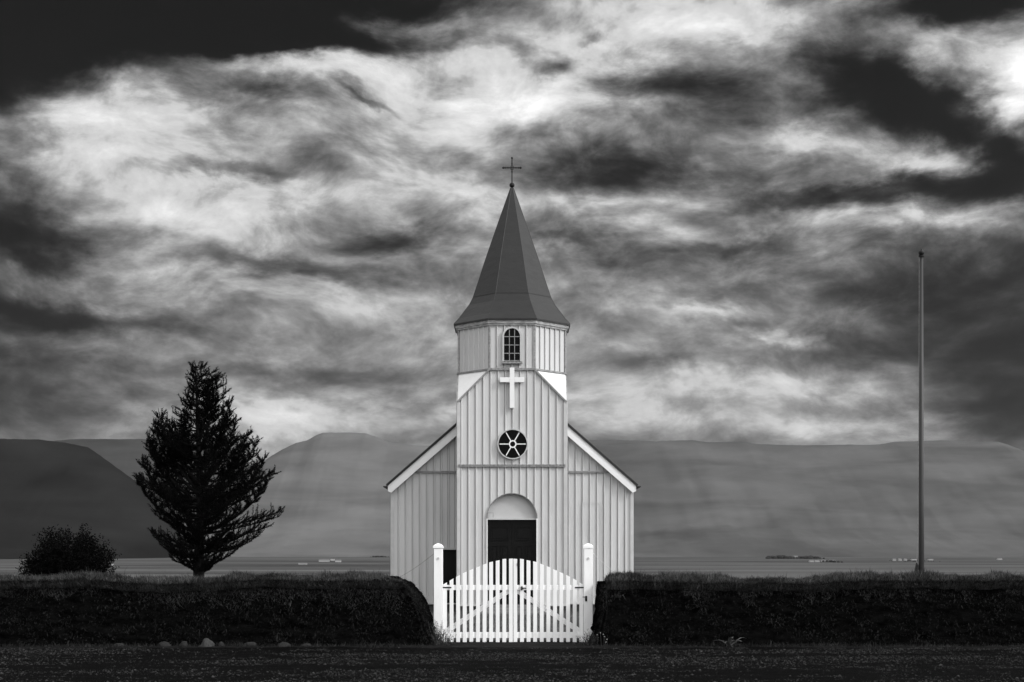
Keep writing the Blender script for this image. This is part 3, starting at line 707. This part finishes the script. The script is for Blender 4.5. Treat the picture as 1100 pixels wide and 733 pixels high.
# ================================================================== TURF WALLS
prof_w = np.array([(25.60, -.06), (25.66, .15), (25.70, .35), (25.74, .6), (25.78, .85), (25.85, 1.02), (25.98, 1.13), (26.2, 1.18), (26.6, 1.2), (27.0, 1.17), (27.2, 1.08), (27.32, .85), (27.4, .4), (27.45, -.06)])
def disp(P, a=1.0):
    n1 = fbm(P * np.array([1.3, 1.3, 2.2]), 4, .55); n2 = fbm(P * np.array([6, 6, 14]) + 9, 3, .6); lay = np.sin(P[:, 2] * 30 + 3 * vnoise(P * 1.2))
    fade = np.clip(P[:, 2] / .15, .2, 1)
    return (n1 * .055 + n2 * .035 + lay * .012) * a * fade
def top_wave(x): return .035 * fbm(np.stack([x * .9, x * 0 + 2, x * 0], 1), 4, .6)
def turf_wall(side, zx, label):
    zs = np.array([a for a, b in zx]); xe = np.array([b for a, b in zx]); o = np.argsort(zs); zs, xe = zs[o], xe[o]
    xend = lambda z: np.interp(z, zs, xe)
    # resample the profile
    seg = np.r_[0, np.cumsum(np.hypot(*np.diff(prof_w, axis=0).T))]; s = np.linspace(0, seg[-1], 96)
    py, pz = np.interp(s, seg, prof_w[:, 0]), np.interp(s, seg, prof_w[:, 1])
    ty, tz = np.gradient(py), np.gradient(pz); ln = np.hypot(ty, tz); ny_, nz_ = -tz / ln, ty / ln
    far = side * 15.0; nx = 420
    u = np.linspace(0, 1, nx) ** 1.15
    XX = far * u[:, None] + xend(pz)[None, :] * (1 - u[:, None]); m = len(s)
    YY = np.repeat(py[None], nx, 0); ZZ = np.repeat(pz[None], nx, 0)
    P = np.stack([XX.ravel(), YY.ravel(), ZZ.ravel()], 1); D = disp(P).reshape(nx, m)
    YY = YY + D * ny_[None]; ZZ = ZZ + D * nz_[None] + (top_wave(XX.ravel()).reshape(nx, m)) * np.clip(pz[None] - .6, 0, 1) * 2
    V = np.stack([XX.ravel(), YY.ravel(), ZZ.ravel()], 1); F1 = grid_faces(nx, m)
    # end cap: rows join front and back of the first column
    half = m // 2; k = 14; rows = []
    Vf = V[:m].reshape(m, 3); cap = []
    for i in range(half):
        a, b = Vf[i], Vf[m - 1 - i]
        for j in range(k + 1):
            t = j / k; p_ = a * (1 - t) + b * t
            bul = -side * (.10 * math.sin(math.pi * t)) if 0 < t < 1 else 0
            cap.append((p_[0] + bul * (1 + .6 * math.sin(i * .9 + j * 1.7)), p_[1], p_[2]))
    cap = np.array(cap); F2 = grid_faces(half, k + 1) + len(V)
    V = np.vstack([V, cap])
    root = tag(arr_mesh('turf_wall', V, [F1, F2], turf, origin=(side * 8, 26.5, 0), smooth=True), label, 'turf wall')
    # grass on top
    n = 46000; xs0 = abs(float(xend(.62)))
    xx = side * (xs0 + (11.4 - xs0) * rng.random(n)); yy = 25.80 + 1.5 * rng.random(n) ** 1.6
    zz = np.interp(yy, prof_w[5:11, 0], prof_w[5:11, 1]) + top_wave(xx) * 1.2 + .012
    clump = vnoise(np.stack([xx * 2.1, yy * 2, xx * 0 + side], 1)) * .6 + vnoise(np.stack([xx * 6, yy * 4, xx * 0 + 3], 1)) * .45
    lim = np.clip((abs(xx) - xs0) / (.5 if side < 0 else .15), .1, 1)
    zz = np.where(abs(xx) < abs(xe[-1]) + .55, np.minimum(zz, np.interp(abs(xx), np.abs(xe), zs) - .02), zz)
    h = (.035 + .11 * np.clip(clump + .5, 0, 1.5) ** 1.4 + rng.exponential(.018, n)) * (.55 + .45 * lim)
    le = np.stack([rng.normal(0, .045, n), rng.normal(-.035, .04, n), np.zeros(n)], 1)
    front = yy < 26.0
    le[front, 1] -= .07; h[front] *= rng.uniform(.3, 1, front.sum())
    V1, F1 = blades(np.stack([xx, yy, zz], 1), h, le, rng.uniform(.006, .012, n))
    tag(arr_mesh('grass_top', V1, F1, drygrass, root), kind='stuff')
    # fringe falling over the edge
    n = 36000
    xx = side * (xs0 + (11.4 - xs0) * rng.random(n)); cl = np.clip(vnoise(np.stack([xx * 2.3, xx * 0 + side, xx * 0], 1)) * .5 + .5 + .25 * vnoise(np.stack([xx * 9, xx * 0, xx * 0 + 4], 1)), 0, 1)
    zz = 1.15 - (.06 + .50 * cl ** 1.4) * rng.random(n) ** 3.2; zz = np.minimum(zz, np.interp(abs(xx), np.abs(xe), zs) + .0); yy = np.interp(zz, prof_w[:7, 1], prof_w[:7, 0]) - .045
    P = np.stack([xx, yy, zz], 1); yy = yy - disp(P) * .8; zz = zz + top_wave(xx)
    L = .04 + rng.exponential(.03, n)
    V3, F3 = blades(np.stack([xx, yy, zz], 1), L * rng.uniform(-.6, .9, n), np.stack([rng.normal(0, .5, n) * L, -np.abs(rng.normal(.5, .2, n)) * L, np.zeros(n)], 1), rng.uniform(.005, .011, n), 0)
    tag(arr_mesh('edge_grass', V3, F3, edgem, root), kind='stuff')
    # ragged grass on the end face
    n = 3500
    zz = 1.12 * rng.random(n); yy = rng.uniform(25.68, 27.2, n); xx = xend(zz) - side * (.02 + .07 * np.sin(np.pi * (yy - 25.6) / 1.8)); L = .03 + rng.exponential(.028, n)
    V4, F4 = blades(np.stack([xx, yy, zz], 1), L * rng.uniform(-.7, .9, n), np.stack([-side * np.abs(rng.normal(.6, .3, n)) * L, -np.abs(rng.normal(.3, .3, n)) * L, np.zeros(n)], 1), rng.uniform(.006, .013, n), 0)
    tag(arr_mesh('end_grass', V4, F4, hangm, root), kind='stuff')
    # matted grass hanging over the front edge and roots in the face
    n = 26000
    xx = side * (abs(xe[0]) + (11.4 - abs(xe[0])) * rng.random(n)); t = rng.random(n)
    zz = np.where(rng.random(n) < .35, 1.10 - .16 * t ** 1.5, 1.08 * rng.random(n))
    xx = np.where(abs(xx) < abs(xend(zz)), side * (abs(xend(zz)) + .03), xx)
    yy = np.interp(zz, prof_w[:7, 1], prof_w[:7, 0])
    P = np.stack([xx, yy, zz], 1); yy = yy - disp(P) - .02
    dens = vnoise(np.stack([xx * 3, zz * 6, xx * 0 + 8], 1)) + .7 * rng.normal(0, .5, n) > -.25
    xx, yy, zz = xx[dens], yy[dens], zz[dens]; n = len(xx)
    L = .03 + rng.exponential(.022, n)
    le = np.stack([rng.normal(0, .5, n) * L, -np.abs(rng.normal(.35, .2, n)) * L, np.zeros(n)], 1)
    V2, F2 = blades(np.stack([xx, yy, zz], 1), -L * rng.uniform(-.5, 1, n), le, rng.uniform(.006, .014, n), 0)
    tag(arr_mesh('hanging_grass', V2, F2, hangm, root), kind='stuff')
    return root
turf_wall(-1, [(1.26, -2.5), (1.14, -2.04), (.92, -1.80), (.66, -1.68), (.24, -1.56), (-.06, -1.45)], 'dark turf wall with a grassy top left of the gate, its end rounded off')
turf_wall(1, [(1.26, 1.80), (1.19, 1.74), (.92, 1.71), (.58, 1.69), (.3, 1.62), (-.06, 1.54)], 'dark turf wall with a grassy top right of the gate, its end cut square')

# verge grass at the foot of the walls
def verge(n, x0, x1, y0, y1, h0, m, name, hs=.02, keepf=None, bright=None):
    xx = rng.uniform(x0, x1, n); yy = rng.uniform(y0, y1, n)
    if keepf is not None:
        k = keepf(xx, yy); xx, yy = xx[k], yy[k]
    n = len(xx); h = h0 * (.5 + .8 * np.clip(vnoise(np.stack([xx * 1.8, yy * 3, xx * 0 + 1], 1)) + .5, 0, 1.4)) + rng.exponential(hs, n)
    le = np.stack([rng.normal(0, .04, n), rng.normal(-.02, .04, n), np.zeros(n)], 1)
    V, FA = blades(np.stack([xx, yy, np.full(n, .01)], 1), h, le, rng.uniform(.006, .013, n))
    return tag(arr_mesh(name, V, FA, m, origin=(0, 26, 0)), kind='stuff')
verge(30000, -11, 11, 25.1, 25.75, .045, vergem, 'grass', .018, lambda x, y: (abs(x) > 1.35 + .4 * (25.7 - y)) & (y + .16 * vnoise(np.stack([x * 1.3, x * 0, x * 0], 1)) + rng.normal(0, .08, len(x)) > 25.36))
verge(34000, -6.5, 6.5, 27.3, 41.5, .05, lawnm, 'grass', .012, lambda x, y: (abs(x) < y * .13) & ~((y > 40) & (abs(x) < 1.1)))
verge(5000, -2.2, 2.2, 26.2, 27.3, .02, vergem, 'grass', .008, lambda x, y: abs(x) < 1.6)
verge(14000, -14, 14, 27.5, 39, .14, vergem, 'grass', .03, lambda x, y: abs(x) > y * .13)

# stones along the foot of the left wall
def stone(px, py, wpx, hpx, m, label, Yd=25.5):
    s_ = F / Yd; x = (px - 550) / s_; r = wpx / 2 / s_
    n1, n2 = 22, 14; V = []
    th = np.linspace(0, math.pi, n2); ph = np.linspace(0, 2 * math.pi, n1, endpoint=False)
    D = np.array([[math.sin(t) * math.cos(p), math.sin(t) * math.sin(p), math.cos(t)] for t in th for p in ph])
    k = 1 + .22 * fbm(D * 1.6 + px, 4, .55); V = D * k[:, None] * np.array([r, r * .8, hpx / s_ * .75]); V = V + np.array([x, Yd, hpx / s_ * .05])
    a = (np.arange(n2 - 1)[:, None] * n1 + np.arange(n1)[None]).ravel(); b = (np.arange(n2 - 1)[:, None] * n1 + (np.arange(n1)[None] + 1) % n1).ravel()
    tag(arr_mesh('stone', V, [np.stack([a, b, b + n1, a + n1], 1)], m, smooth=True), label, 'stone', 'stones along the foot of the left turf wall')
stone(222, 690, 17, 11, palestone, 'palest and largest rounded stone at the foot of the left turf wall')
stone(177, 689, 14, 8, stonem, 'grey stone at the wall foot, second to the left of the palest stone')
stone(198, 689, 11, 8, stonem, 'small grey stone just left of the palest stone')
stone(238, 689, 9, 7, stonem, 'small round stone touching the right side of the palest stone')
stone(268, 690, 15, 8, stonem, 'grey stone between the small round stone and the low pair nearer the gate')
stone(305, 691, 15, 7, stonem, 'low dark stone nearest but one to the gate at the foot of the left wall')
stone(330, 692, 13, 6, stonem, 'flat dark stone nearest to the gate at the foot of the left wall')
stone(128, 691, 12, 6, stonem, 'leftmost flat stone at the foot of the left turf wall')

# leafy plants ------------------------------------------------------
def leaf_plant(name, c, nleaf, L, W, m, label, cat, stems=0, upright=.6, spread=.05):
    V = []; FA = []
    for k in range(nleaf):
        a = k * 2.399 + random.uniform(-.3, .3); l = L * random.uniform(.6, 1.1); wd = W * random.uniform(.7, 1.1); ur = upright * random.uniform(.5, 1.2)
        b = Vector(c) + Vector((random.gauss(0, spread), random.gauss(0, spread), 0))
        d = Vector((math.cos(a), math.sin(a), 0)); sd_v = Vector((-math.sin(a), math.cos(a), 0)); i = len(V); ns = 5
        for j in range(ns + 1):
            t = j / ns; p_ = b + d * l * (t * .8) + Vector((0, 0, l * (ur * t * 1.5 - 1.0 * ur * t * t * random.uniform(.9, 1.1)) + .02))
            wj = wd * math.sin(math.pi * min(1, .08 + t * .92)) ** .7 * .5
            V += [tuple(p_ - sd_v * wj + Vector((0, 0, wj * .3))), tuple(p_), tuple(p_ + sd_v * wj + Vector((0, 0, wj * .3)))]
        for j in range(ns):
            for q in (0, 1): FA.append((i + 3 * j + q, i + 3 * j + q + 1, i + 3 * j + q + 4, i + 3 * j + q + 3))
    return tag(arr_mesh(name, np.array(V), [np.array(FA)], m, origin=c), label, cat)
leaf_plant('dock_plant', ((783 - 550) * 25.35 / F, 25.35, .0), 11, .36, .075, dockm, 'broad-leaved dock plant at the foot of the right turf wall', 'plant', upright=.75, spread=.03)
def weed(x, y, n, hh, spr, label, sgn):
    o = empty('weed_clump', (x, y, 0)); tag(o, label, 'weeds')
    V = []; Q = []; Tt = []
    S_ = MB(); 
    for k in range(n):
        b = np.array([x + random.gauss(0, spr), y + random.gauss(0, .10), 0.0]); h = hh * random.uniform(.45, 1.0) * max(.35, 1 - abs(b[0] - x) / (3 * spr) * .8)
        tip = b + np.array([random.gauss(0, .08), random.gauss(-.02, .05), h])
        S_.tube([tuple(b), tuple((b + tip) / 2 + np.array([random.gauss(0, .01), 0, 0])), tuple(tip)], [.004, .003, .0015], 4)
        for j in range(random.randint(7, 12)):
            t = random.uniform(.15, 1); p_ = b + (tip - b) * t; a = random.uniform(0, 6.28); l = random.uniform(.03, .07) * (1.2 - .6 * t)
            d = np.array([math.cos(a), math.sin(a), random.uniform(-.2, .7)]); sd_v = np.array([-math.sin(a), math.cos(a), 0]) * l * .22
            i = len(V); V += [p_, p_ + d * l * .5 + sd_v, p_ + d * l, p_ + d * l * .5 - sd_v]; Q.append((i, i + 1, i + 2, i + 3))
    tag(S_.build('stems', weedm, o), kind='stuff'); tag(arr_mesh('leaves', np.array(V), [np.array(Q)], weedm, o), kind='stuff')
weed(-1.38, 25.95, 90, .52, .16, 'tall tangled weeds at the foot of the left gate post', -1)
weed(1.46, 25.9, 60, .34, .12, 'low weeds at the foot of the right gate post', 1)
# daisies beside the right post
fl = empty('daisy_plant', (1.72, 25.58, 0)); tag(fl, 'little clump of white daisies at the square end of the right turf wall', 'flowers')
st = MB()
for k, (px, py) in enumerate([(641.5, 682), (648, 681.5), (649.5, 684), (652, 687), (651, 690), (662, 695), (645, 680)]):
    s_ = F / 25.5; x = (px - 550) / s_; z = EYE - (py - HY) / s_; y = 25.5 + random.uniform(-.03, .03)
    st.tube([(x + .02, y + .03, 0), (x, y, z - .004)], .002, 4)
    m_ = MB(); r = .009
    for j in range(9):
        a = j * 2 * math.pi / 9; b = a + .45; m_.poly([(x, y - .006, z), (x + r * math.cos(a), y - .004, z + r * math.sin(a)), (x + r * 1.15 * math.cos((a + b) / 2), y - .002, z + r * 1.15 * math.sin((a + b) / 2)), (x + r * math.cos(b), y - .004, z + r * math.sin(b))])
    m_.build('flower', petal, fl)
tag(st.build('stems', weedm, fl), kind='stuff')

# ================================================================== LARCH
def larch():
    Yt = 36.0; s_ = F / Yt; tx = (213 - 550) / s_
    root = empty('larch_tree', (tx, Yt, 0)); tag(root, 'tall dark larch tree with several leading shoots standing behind the turf wall', 'tree')
    tr = MB(); zt = EYE + (600 - 392) / s_
    def px(x): return (x - 213) / s_
    def pz(y): return EYE + (HY - y) / s_
    trunk = [(tx, Yt, -.1), (tx, Yt, .6), (tx + .02, Yt, pz(600)), (tx + .05, Yt, 2.6), (tx + .02, Yt, 4.0), (tx - .02, Yt, 5.2), (tx + px(210), Yt, zt)]
    tr.tube(trunk, [.19, .16, .13, .10, .075, .045, .010], 10)
    tz = np.array([p[2] for p in trunk]); txs = np.array([p[0] for p in trunk])
    # envelope (px of photo): rows with left and right reach of branch tips
    rows = [(612, 203, 226), (603, 186, 240), (592, 178, 252), (580, 166, 272), (568, 158, 284), (556, 162, 288), (546, 160, 303), (532, 150, 289), (518, 143, 286), (505, 146, 296), (490, 150, 294), (475, 154, 276), (462, 158, 277), (450, 184, 262), (438, 188, 256), (424, 198, 252), (410, 201, 243), (398, 204, 240), (390, 208, 214)]
    ez = np.array([pz(r[0]) for r in rows]); eL = np.array([-px(r[1]) for r in rows]); eR = np.array([px(r[2]) for r in rows])
    branches = []
    def branch(base, tip, r0, sag=.12):
        base = Vector(base); tip = Vector(tip); L = (tip - base).length
        mid = base.lerp(tip, .5) - Vector((0, 0, sag * L)) + Vector((random.gauss(0, .04), random.gauss(0, .04), 0)) * L
        pts = [base * (1 - t) ** 2 + mid * 2 * t * (1 - t) + tip * t * t for t in np.linspace(0, 1, 8)]
        branches.append((pts, L)); tr.tube(pts, [max(.004, r0 * (1 - t)) for t in np.linspace(0, 1, 8)], 5, False)
    n = 205
    for k in range(n):
        z = ez[0] + (zt - ez[0]) * ((k + .5) / n) ** 1.0
        a = k * 2.39996 + random.uniform(-.3, .3)
        if vnoise(np.array([[math.cos(a) * 1.6 + 5, math.sin(a) * 1.6 + 5, z * 1.5]]))[0] < -.30 and z < 5.2: continue
        l = float(np.interp(z, ez, eL)); r = float(np.interp(z, ez, eR)); ca = math.cos(a)
        reach = (r * max(ca, 0) ** 2 + l * max(-ca, 0) ** 2) + (l + r) / 2 * math.sin(a) ** 2
        reach = max(.08, reach * random.choice((1, .98, .92, .78, .6)) * random.uniform(.92, 1.02))
        x0 = float(np.interp(z - .3 * reach, tz, txs))
        sag = .26 if z < 2.6 else .2
        branch((x0, Yt, max(.9, z - reach * random.uniform(.22, .42))), (tx + reach * ca, Yt + reach * math.sin(a), z), .012 + .018 * reach, sag)
    # extra leaders
    for (x, y, zb, w_) in ((232, 396, 4.3, .26), (172, 439, 3.3, .28), (222, 404, 4.6, .2), (196, 447, 3.9, .25), (246, 424, 3.9, .25), (160, 462, 3.0, .22), (266, 462, 3.0, .25), (189, 462, 3.4, .2), (256, 446, 3.4, .2), (151, 488, 2.6, .24), (158, 470, 2.9, .26), (286, 486, 2.6, .24), (277, 468, 3.0, .22), (166, 448, 3.2, .28), (182, 452, 3.5, .26), (148, 508, 2.2, .22), (292, 510, 2.2, .22), (244, 440, 3.8, .26), (262, 474, 3.1, .24)):
        X1 = tx + px(x); Z1_ = pz(y); yb = Yt + random.uniform(-.25, .25); p0 = Vector((tx + .03, Yt, zb)); p1 = Vector((tx + px(x) * .8 , yb, zb + (Z1_ - zb) * .35)); p2 = Vector((X1, yb, Z1_))
        pts = [p0 * (1 - t) ** 2 + p1 * 2 * t * (1 - t) + p2 * t * t for t in np.linspace(0, 1, 9)]; tr.tube(pts, [.05 * (1 - t) + .005 for t in np.linspace(0, 1, 9)], 6, False); branches.append((pts, (p2 - p0).length * .5))
        for k in range(22):
            t = .38 + .56 * k / 22; q = p0 * (1 - t) ** 2 + p1 * 2 * t * (1 - t) + p2 * t * t; a = k * 2.4; rr = w_ * (1.25 - t) * random.uniform(.6, 1.3)
            branch(q, q + Vector((rr * math.cos(a), rr * math.sin(a), rr * random.uniform(.5, 1.0))), .008)
    # the low bough reaching right
    for (x, y) in ((303, 549), (299, 555), (287, 566), (161, 571), (146, 520), (296, 508)):
        X1 = tx + px(x); zz = pz(y); branch((tx + .03, Yt, zz - .45), (X1, Yt + random.uniform(-.2, .2), zz), .04, .06)
    tr.build('trunk', barkm, root, smooth=True)
    # shoots and needles
    B = []; Dr = []; Ln = []; tw = MB()
    for pts, L in branches:
        ns = max(5, int(L / .056))
        for k in range(ns):
            t = .22 + .78 * (k + random.random()) / ns; f = t * 7; i = min(6, int(f)); p_ = pts[i].lerp(pts[i + 1], min(1, f - i)) if i < 7 else pts[7]
            d = (pts[min(i + 1, len(pts) - 1)] - pts[i]).normalized(); az_ = random.uniform(0, 6.28)
            side = Vector((math.cos(az_), math.sin(az_), random.uniform(-.1, 1.3))); dd = (d * .75 + side * .7).normalized()
            l = min(.46, (.13 + .26 * L * (1.05 - t) * .8)) * random.uniform(.6, 1.2)
            q = p_ + dd * l + Vector((0, 0, .22 * l))
            tw.v += [tuple(p_ + Vector((0, 0, .004))), tuple(p_ - Vector((0, 0, .004))), tuple(q)]; j = len(tw.v); tw.f.append((j - 3, j - 2, j - 1))
            nn = max(5, int(l / .014))
            for m_ in range(nn):
                B.append(p_.lerp(q, (m_ + random.random()) / nn)); Dr.append(dd)
        for m_ in range(int(L / .012)):
            t = .35 + .65 * random.random(); f = t * 7; i = min(6, int(f)); B.append(pts[i].lerp(pts[i + 1], f - i)); Dr.append((pts[i + 1] - pts[i]).normalized())
    tw.build('twigs', barkm, root)
    B = np.array([tuple(b) for b in B]); Dr = np.array([tuple(d) for d in Dr]); rep = 3
    B = np.repeat(B, rep, 0); Dr = np.repeat(Dr, rep, 0); n = len(B)
    v = rng.normal(0, 1, (n, 3)); v /= np.linalg.norm(v, axis=1)[:, None]; d = Dr * .75 + v * .8; d[:, 2] += .15; d /= np.linalg.norm(d, axis=1)[:, None]
    l = rng.uniform(.030, .070, n)[:, None]; sd_ = np.cross(d, rng.normal(0, 1, (n, 3))); sd_ /= np.linalg.norm(sd_, axis=1)[:, None]; sd_ *= .0080
    V = np.stack([B - sd_, B + sd_, B + d * l], 1).reshape(-1, 3); FA = np.arange(n * 3).reshape(-1, 3)
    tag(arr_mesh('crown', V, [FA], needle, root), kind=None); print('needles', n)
larch()

# ================================================================== BUSH
def bush():
    Yb = 30.0; s_ = F / Yb; bx = (72 - 550) / s_
    root = empty('willow_bush', (bx, Yb, 0)); tag(root, 'broad dark leafy bush behind the turf wall at the far left', 'bush')
    st = MB(); B = []; Dn = []
    top = [(-54, 611), (-45, 598), (-38, 590), (-30, 580), (-22, 568), (-12, 562), (-2, 560), (4, 575), (10, 572), (16, 562), (22, 566), (30, 576), (38, 577), (46, 584), (52, 588), (50, 600), (52, 612)]
    tx_ = np.array([t[0] for t in top]) / s_; tz_ = np.array([EYE + (HY - t[1]) / s_ for t in top]); o = np.argsort(tx_)
    for k in range(640):
        a = random.uniform(0, 6.28); rr = math.sqrt(random.random()); x = rr * math.cos(a) * 1.02; y = rr * math.sin(a) * .8
        zt = float(np.interp(x, tx_[o], tz_[o])) * (1 - .25 * (y / .8) ** 2)
        z = zt * (random.uniform(.5, 1.0) ** .5 if random.random() < .7 else random.uniform(.3, .95)) ; z = min(z, zt * random.uniform(.90, 1.03)) + (random.uniform(.06, .20) if k % 7 == 0 else 0)
        base = Vector((bx + x * .15, Yb + y * .15, 0)); tip = Vector((bx + x, Yb + y, z)); mid = base.lerp(tip, .55) + Vector((-x * .12, -y * .12, .12))
        pts = [base * (1 - t) ** 2 + mid * 2 * t * (1 - t) + tip * t * t for t in np.linspace(0, 1, 7)]
        if k % 3 == 0: st.tube(pts, [.018 * (1 - t) + .003 for t in np.linspace(0, 1, 7)], 4, False)
        for j in range(80):
            t = 1 - .60 * random.random() ** 1.3; q = base * (1 - t) ** 2 + mid * 2 * t * (1 - t) + tip * t * t
            B.append(q + Vector((random.gauss(0, .045), random.gauss(0, .045), random.gauss(0, .035)))); Dn.append((tip - mid).normalized())
    st.build('stems', barkm, root)
    B = np.array([tuple(b) for b in B]); Dn = np.array([tuple(b) for b in Dn]); n = len(B)
    v = rng.normal(0, 1, (n, 3)); v /= np.linalg.norm(v, axis=1)[:, None]; d = Dn * .4 + v; d /= np.linalg.norm(d, axis=1)[:, None]
    l = rng.uniform(.03, .062, n)[:, None]; sd_ = np.cross(d, rng.normal(0, 1, (n, 3))); sd_ /= np.linalg.norm(sd_, axis=1)[:, None]; sd_ *= l * .24
    V = np.stack([B, B + d * l * .5 + sd_, B + d * l, B + d * l * .5 - sd_], 1).reshape(-1, 3)
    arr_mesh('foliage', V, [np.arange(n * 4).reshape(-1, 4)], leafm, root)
bush()

# ================================================================== FLAGPOLE
Yp = 33.0; s_ = F / Yp; xp = (989.8 - 550) / s_; zp = EYE + (HY - 276) / s_
fp = empty('flagpole', (xp, Yp, 0)); tag(fp, 'tall bare grey flagpole behind the right turf wall', 'flagpole')
m_ = MB(); m_.tube([(xp, Yp, -.2), (xp, Yp, 3), (xp, Yp, zp)], [.068, .060, .036], 16); m_.build('pole', polem, fp, smooth=True)
m_ = MB(); m_.tube([(xp, Yp, zp), (xp, Yp, zp + .03)], .065, 12); m_.ball((xp, Yp, zp + .09), .068, 12, 8, (1, 1, .9)); m_.tube([(xp, Yp, zp + .13), (xp, Yp, zp + .19)], [.03, .003], 8); m_.build('finial', ironm, fp)
zc = EYE + (HY - 612) / s_
m_ = MB(); m_.box(xp - .15, xp - .07, Yp - .02, Yp + .02, zc + .0, zc + .03); m_.tube([(xp - .11, Yp - .02, zc - .16), (xp - .13, Yp - .02, zc - .05), (xp - .10, Yp - .02, zc + .1), (xp - .12, Yp - .02, zc + .16)], [.03, .045, .04, .01], 8); m_.build('cleat', ironm, fp)
m_ = MB(); m_.tube([(xp - .11, Yp - .01, zc + .1), (xp - .085, Yp - .01, zc + .9), (xp - .06, Yp, 5), (xp - .05, Yp, zp)], .006, 5); m_.build('halyard', flash, fp)

# ================================================================== FAR FARMS
def farm(px, py, wpx, hpx, D, label, dark=False, z=None, group='white farm buildings across the valley'):
    cand = np.linspace(1300, 5200, 800); D = float(cand[np.argmin(np.abs(HY + (EYE - gz(0, cand)) * F / cand - py))])
    s_ = F / D; x = (px - 550) / s_; z0 = float(gz(0, D)); W = wpx / s_; H = hpx / s_ * .55; Dp = 9
    o = empty('farm_building', (x, D, z0)); tag(o, label, 'farm building', group)
    m_ = MB(); m_.box(x - W / 2, x + W / 2, D, D + Dp, z0 - 1, z0 + H); m_.build('wall', farmw, o)
    m_ = MB(); i = 0; h2 = hpx / s_ * .45; e = .4
    P = [(x - W / 2 - e, D - e, z0 + H + .02), (x + W / 2 + e, D - e, z0 + H + .02), (x + W / 2 + e, D + Dp + e, z0 + H + .02), (x - W / 2 - e, D + Dp + e, z0 + H + .02), (x - W / 2 - e, D + Dp / 2, z0 + H + h2), (x + W / 2 + e, D + Dp / 2, z0 + H + h2)]
    m_.v = P; m_.f = [(0, 1, 5, 4), (2, 3, 4, 5), (0, 4, 3), (1, 2, 5), (0, 3, 2, 1)]; m_.build('roof', farmd if dark else farmr, o)
DF = 3300
farm(325, 606.5, 9, 1.6, DF, 'long low white shed standing apart left of the other valley farm buildings near the larch')
farm(348, 603.5, 11, 2.4, DF, 'longest white barn of the cluster between larch and church')
farm(357, 602.5, 4, 3.6, DF, 'dark-roofed house in the middle of the cluster between larch and church', True)
farm(363, 604, 6, 2.6, DF, 'white shed at the right end of the cluster between larch and church')
farm(116, 607.5, 9, 2.6, DF, 'pale building glimpsed behind the right side of the bush')
farm(855, 599.5, 4, 2.4, DF + 300, 'lone white house in front of the dark copse right of the church')
farm(872, 604, 5, 2.2, DF, 'leftmost of the row of small white buildings right of the copse')
farm(878, 604, 5, 2.2, DF, 'second small white building of the row right of the copse')
farm(885, 603.6, 5, 2.0, DF, 'third small white building of the row right of the copse')
farm(894, 603.4, 7, 2.8, DF, 'dark-roofed farmhouse at the right end of the row right of the copse', True)
farm(961, 602.4, 3.5, 2.2, DF, 'leftmost white shed of the row left of the flagpole')
farm(967, 602.3, 3.5, 2.2, DF, 'white shed second from the left in the row left of the flagpole')
farm(973, 602.2, 3.0, 2.0, DF, 'small white shed nearer the flagpole in the row left of it')
farm(982, 602.0, 6, 2.0, DF, 'long dim white shed nearest the flagpole on its left', True)
farm(1000, 602.0, 5, 2.0, DF, 'pale shed just right of the flagpole', True)
farm(1074, 601.6, 5, 2.0, DF, 'pale lone building near the right edge of the valley')
def copse(px0, px1, py, hpx, D, n):
    cand = np.linspace(1300, 5200, 800); D = float(cand[np.argmin(np.abs(HY + (EYE - gz(0, cand)) * F / cand - py))])
    s_ = F / D; m_ = MB()
    for k in range(n):
        px = random.uniform(px0, px1); f = 1 - abs((px - (px0 + px1) / 2) / ((px1 - px0) / 2)) ** 2; h = hpx / s_ * (.35 + .65 * f) * random.uniform(.6, 1.1)
        x = (px - 550) / s_; y = D + random.uniform(-60, 60); m_.ball((x, y, float(gz(0, y)) + h * .3), h * .8, 7, 5, (1.3, 1.2, .9))
    tag(m_.build('far_wood', copsem, origin=(x, D, BASE)), kind='stuff')
copse(822, 853, 600.3, 3.8, DF + 340, 60); copse(857, 880, 600.3, 3.4, DF + 340, 44); copse(889, 900, 604, 2.0, DF + 60, 12); copse(398, 418, 598, 1.6, DF + 400, 24); copse(960, 1004, 603.2, 1.4, DF + 60, 24)

# ================================================================== HAZE
hz = MB(); hz.box(-7900, 7900, -450, 13200, BASE - 6, 840)
hm = bpy.data.materials.new('haze'); hm.use_nodes = True; hm.node_tree.nodes.clear(); N = NT(hm.node_tree)
pv = N.node('ShaderNodeVolumePrincipled', {'Color': (.7, .7, .7, 1), 'Density': 1.8e-5, 'Anisotropy': 0.65})
N.node('ShaderNodeOutputMaterial', {'Volume': pv.outputs[0]})
ho = hz.build('haze', hm, origin=(0, 0, BASE - 6)); tag(ho, kind='stuff')
hm.cycles.homogeneous_volume = True
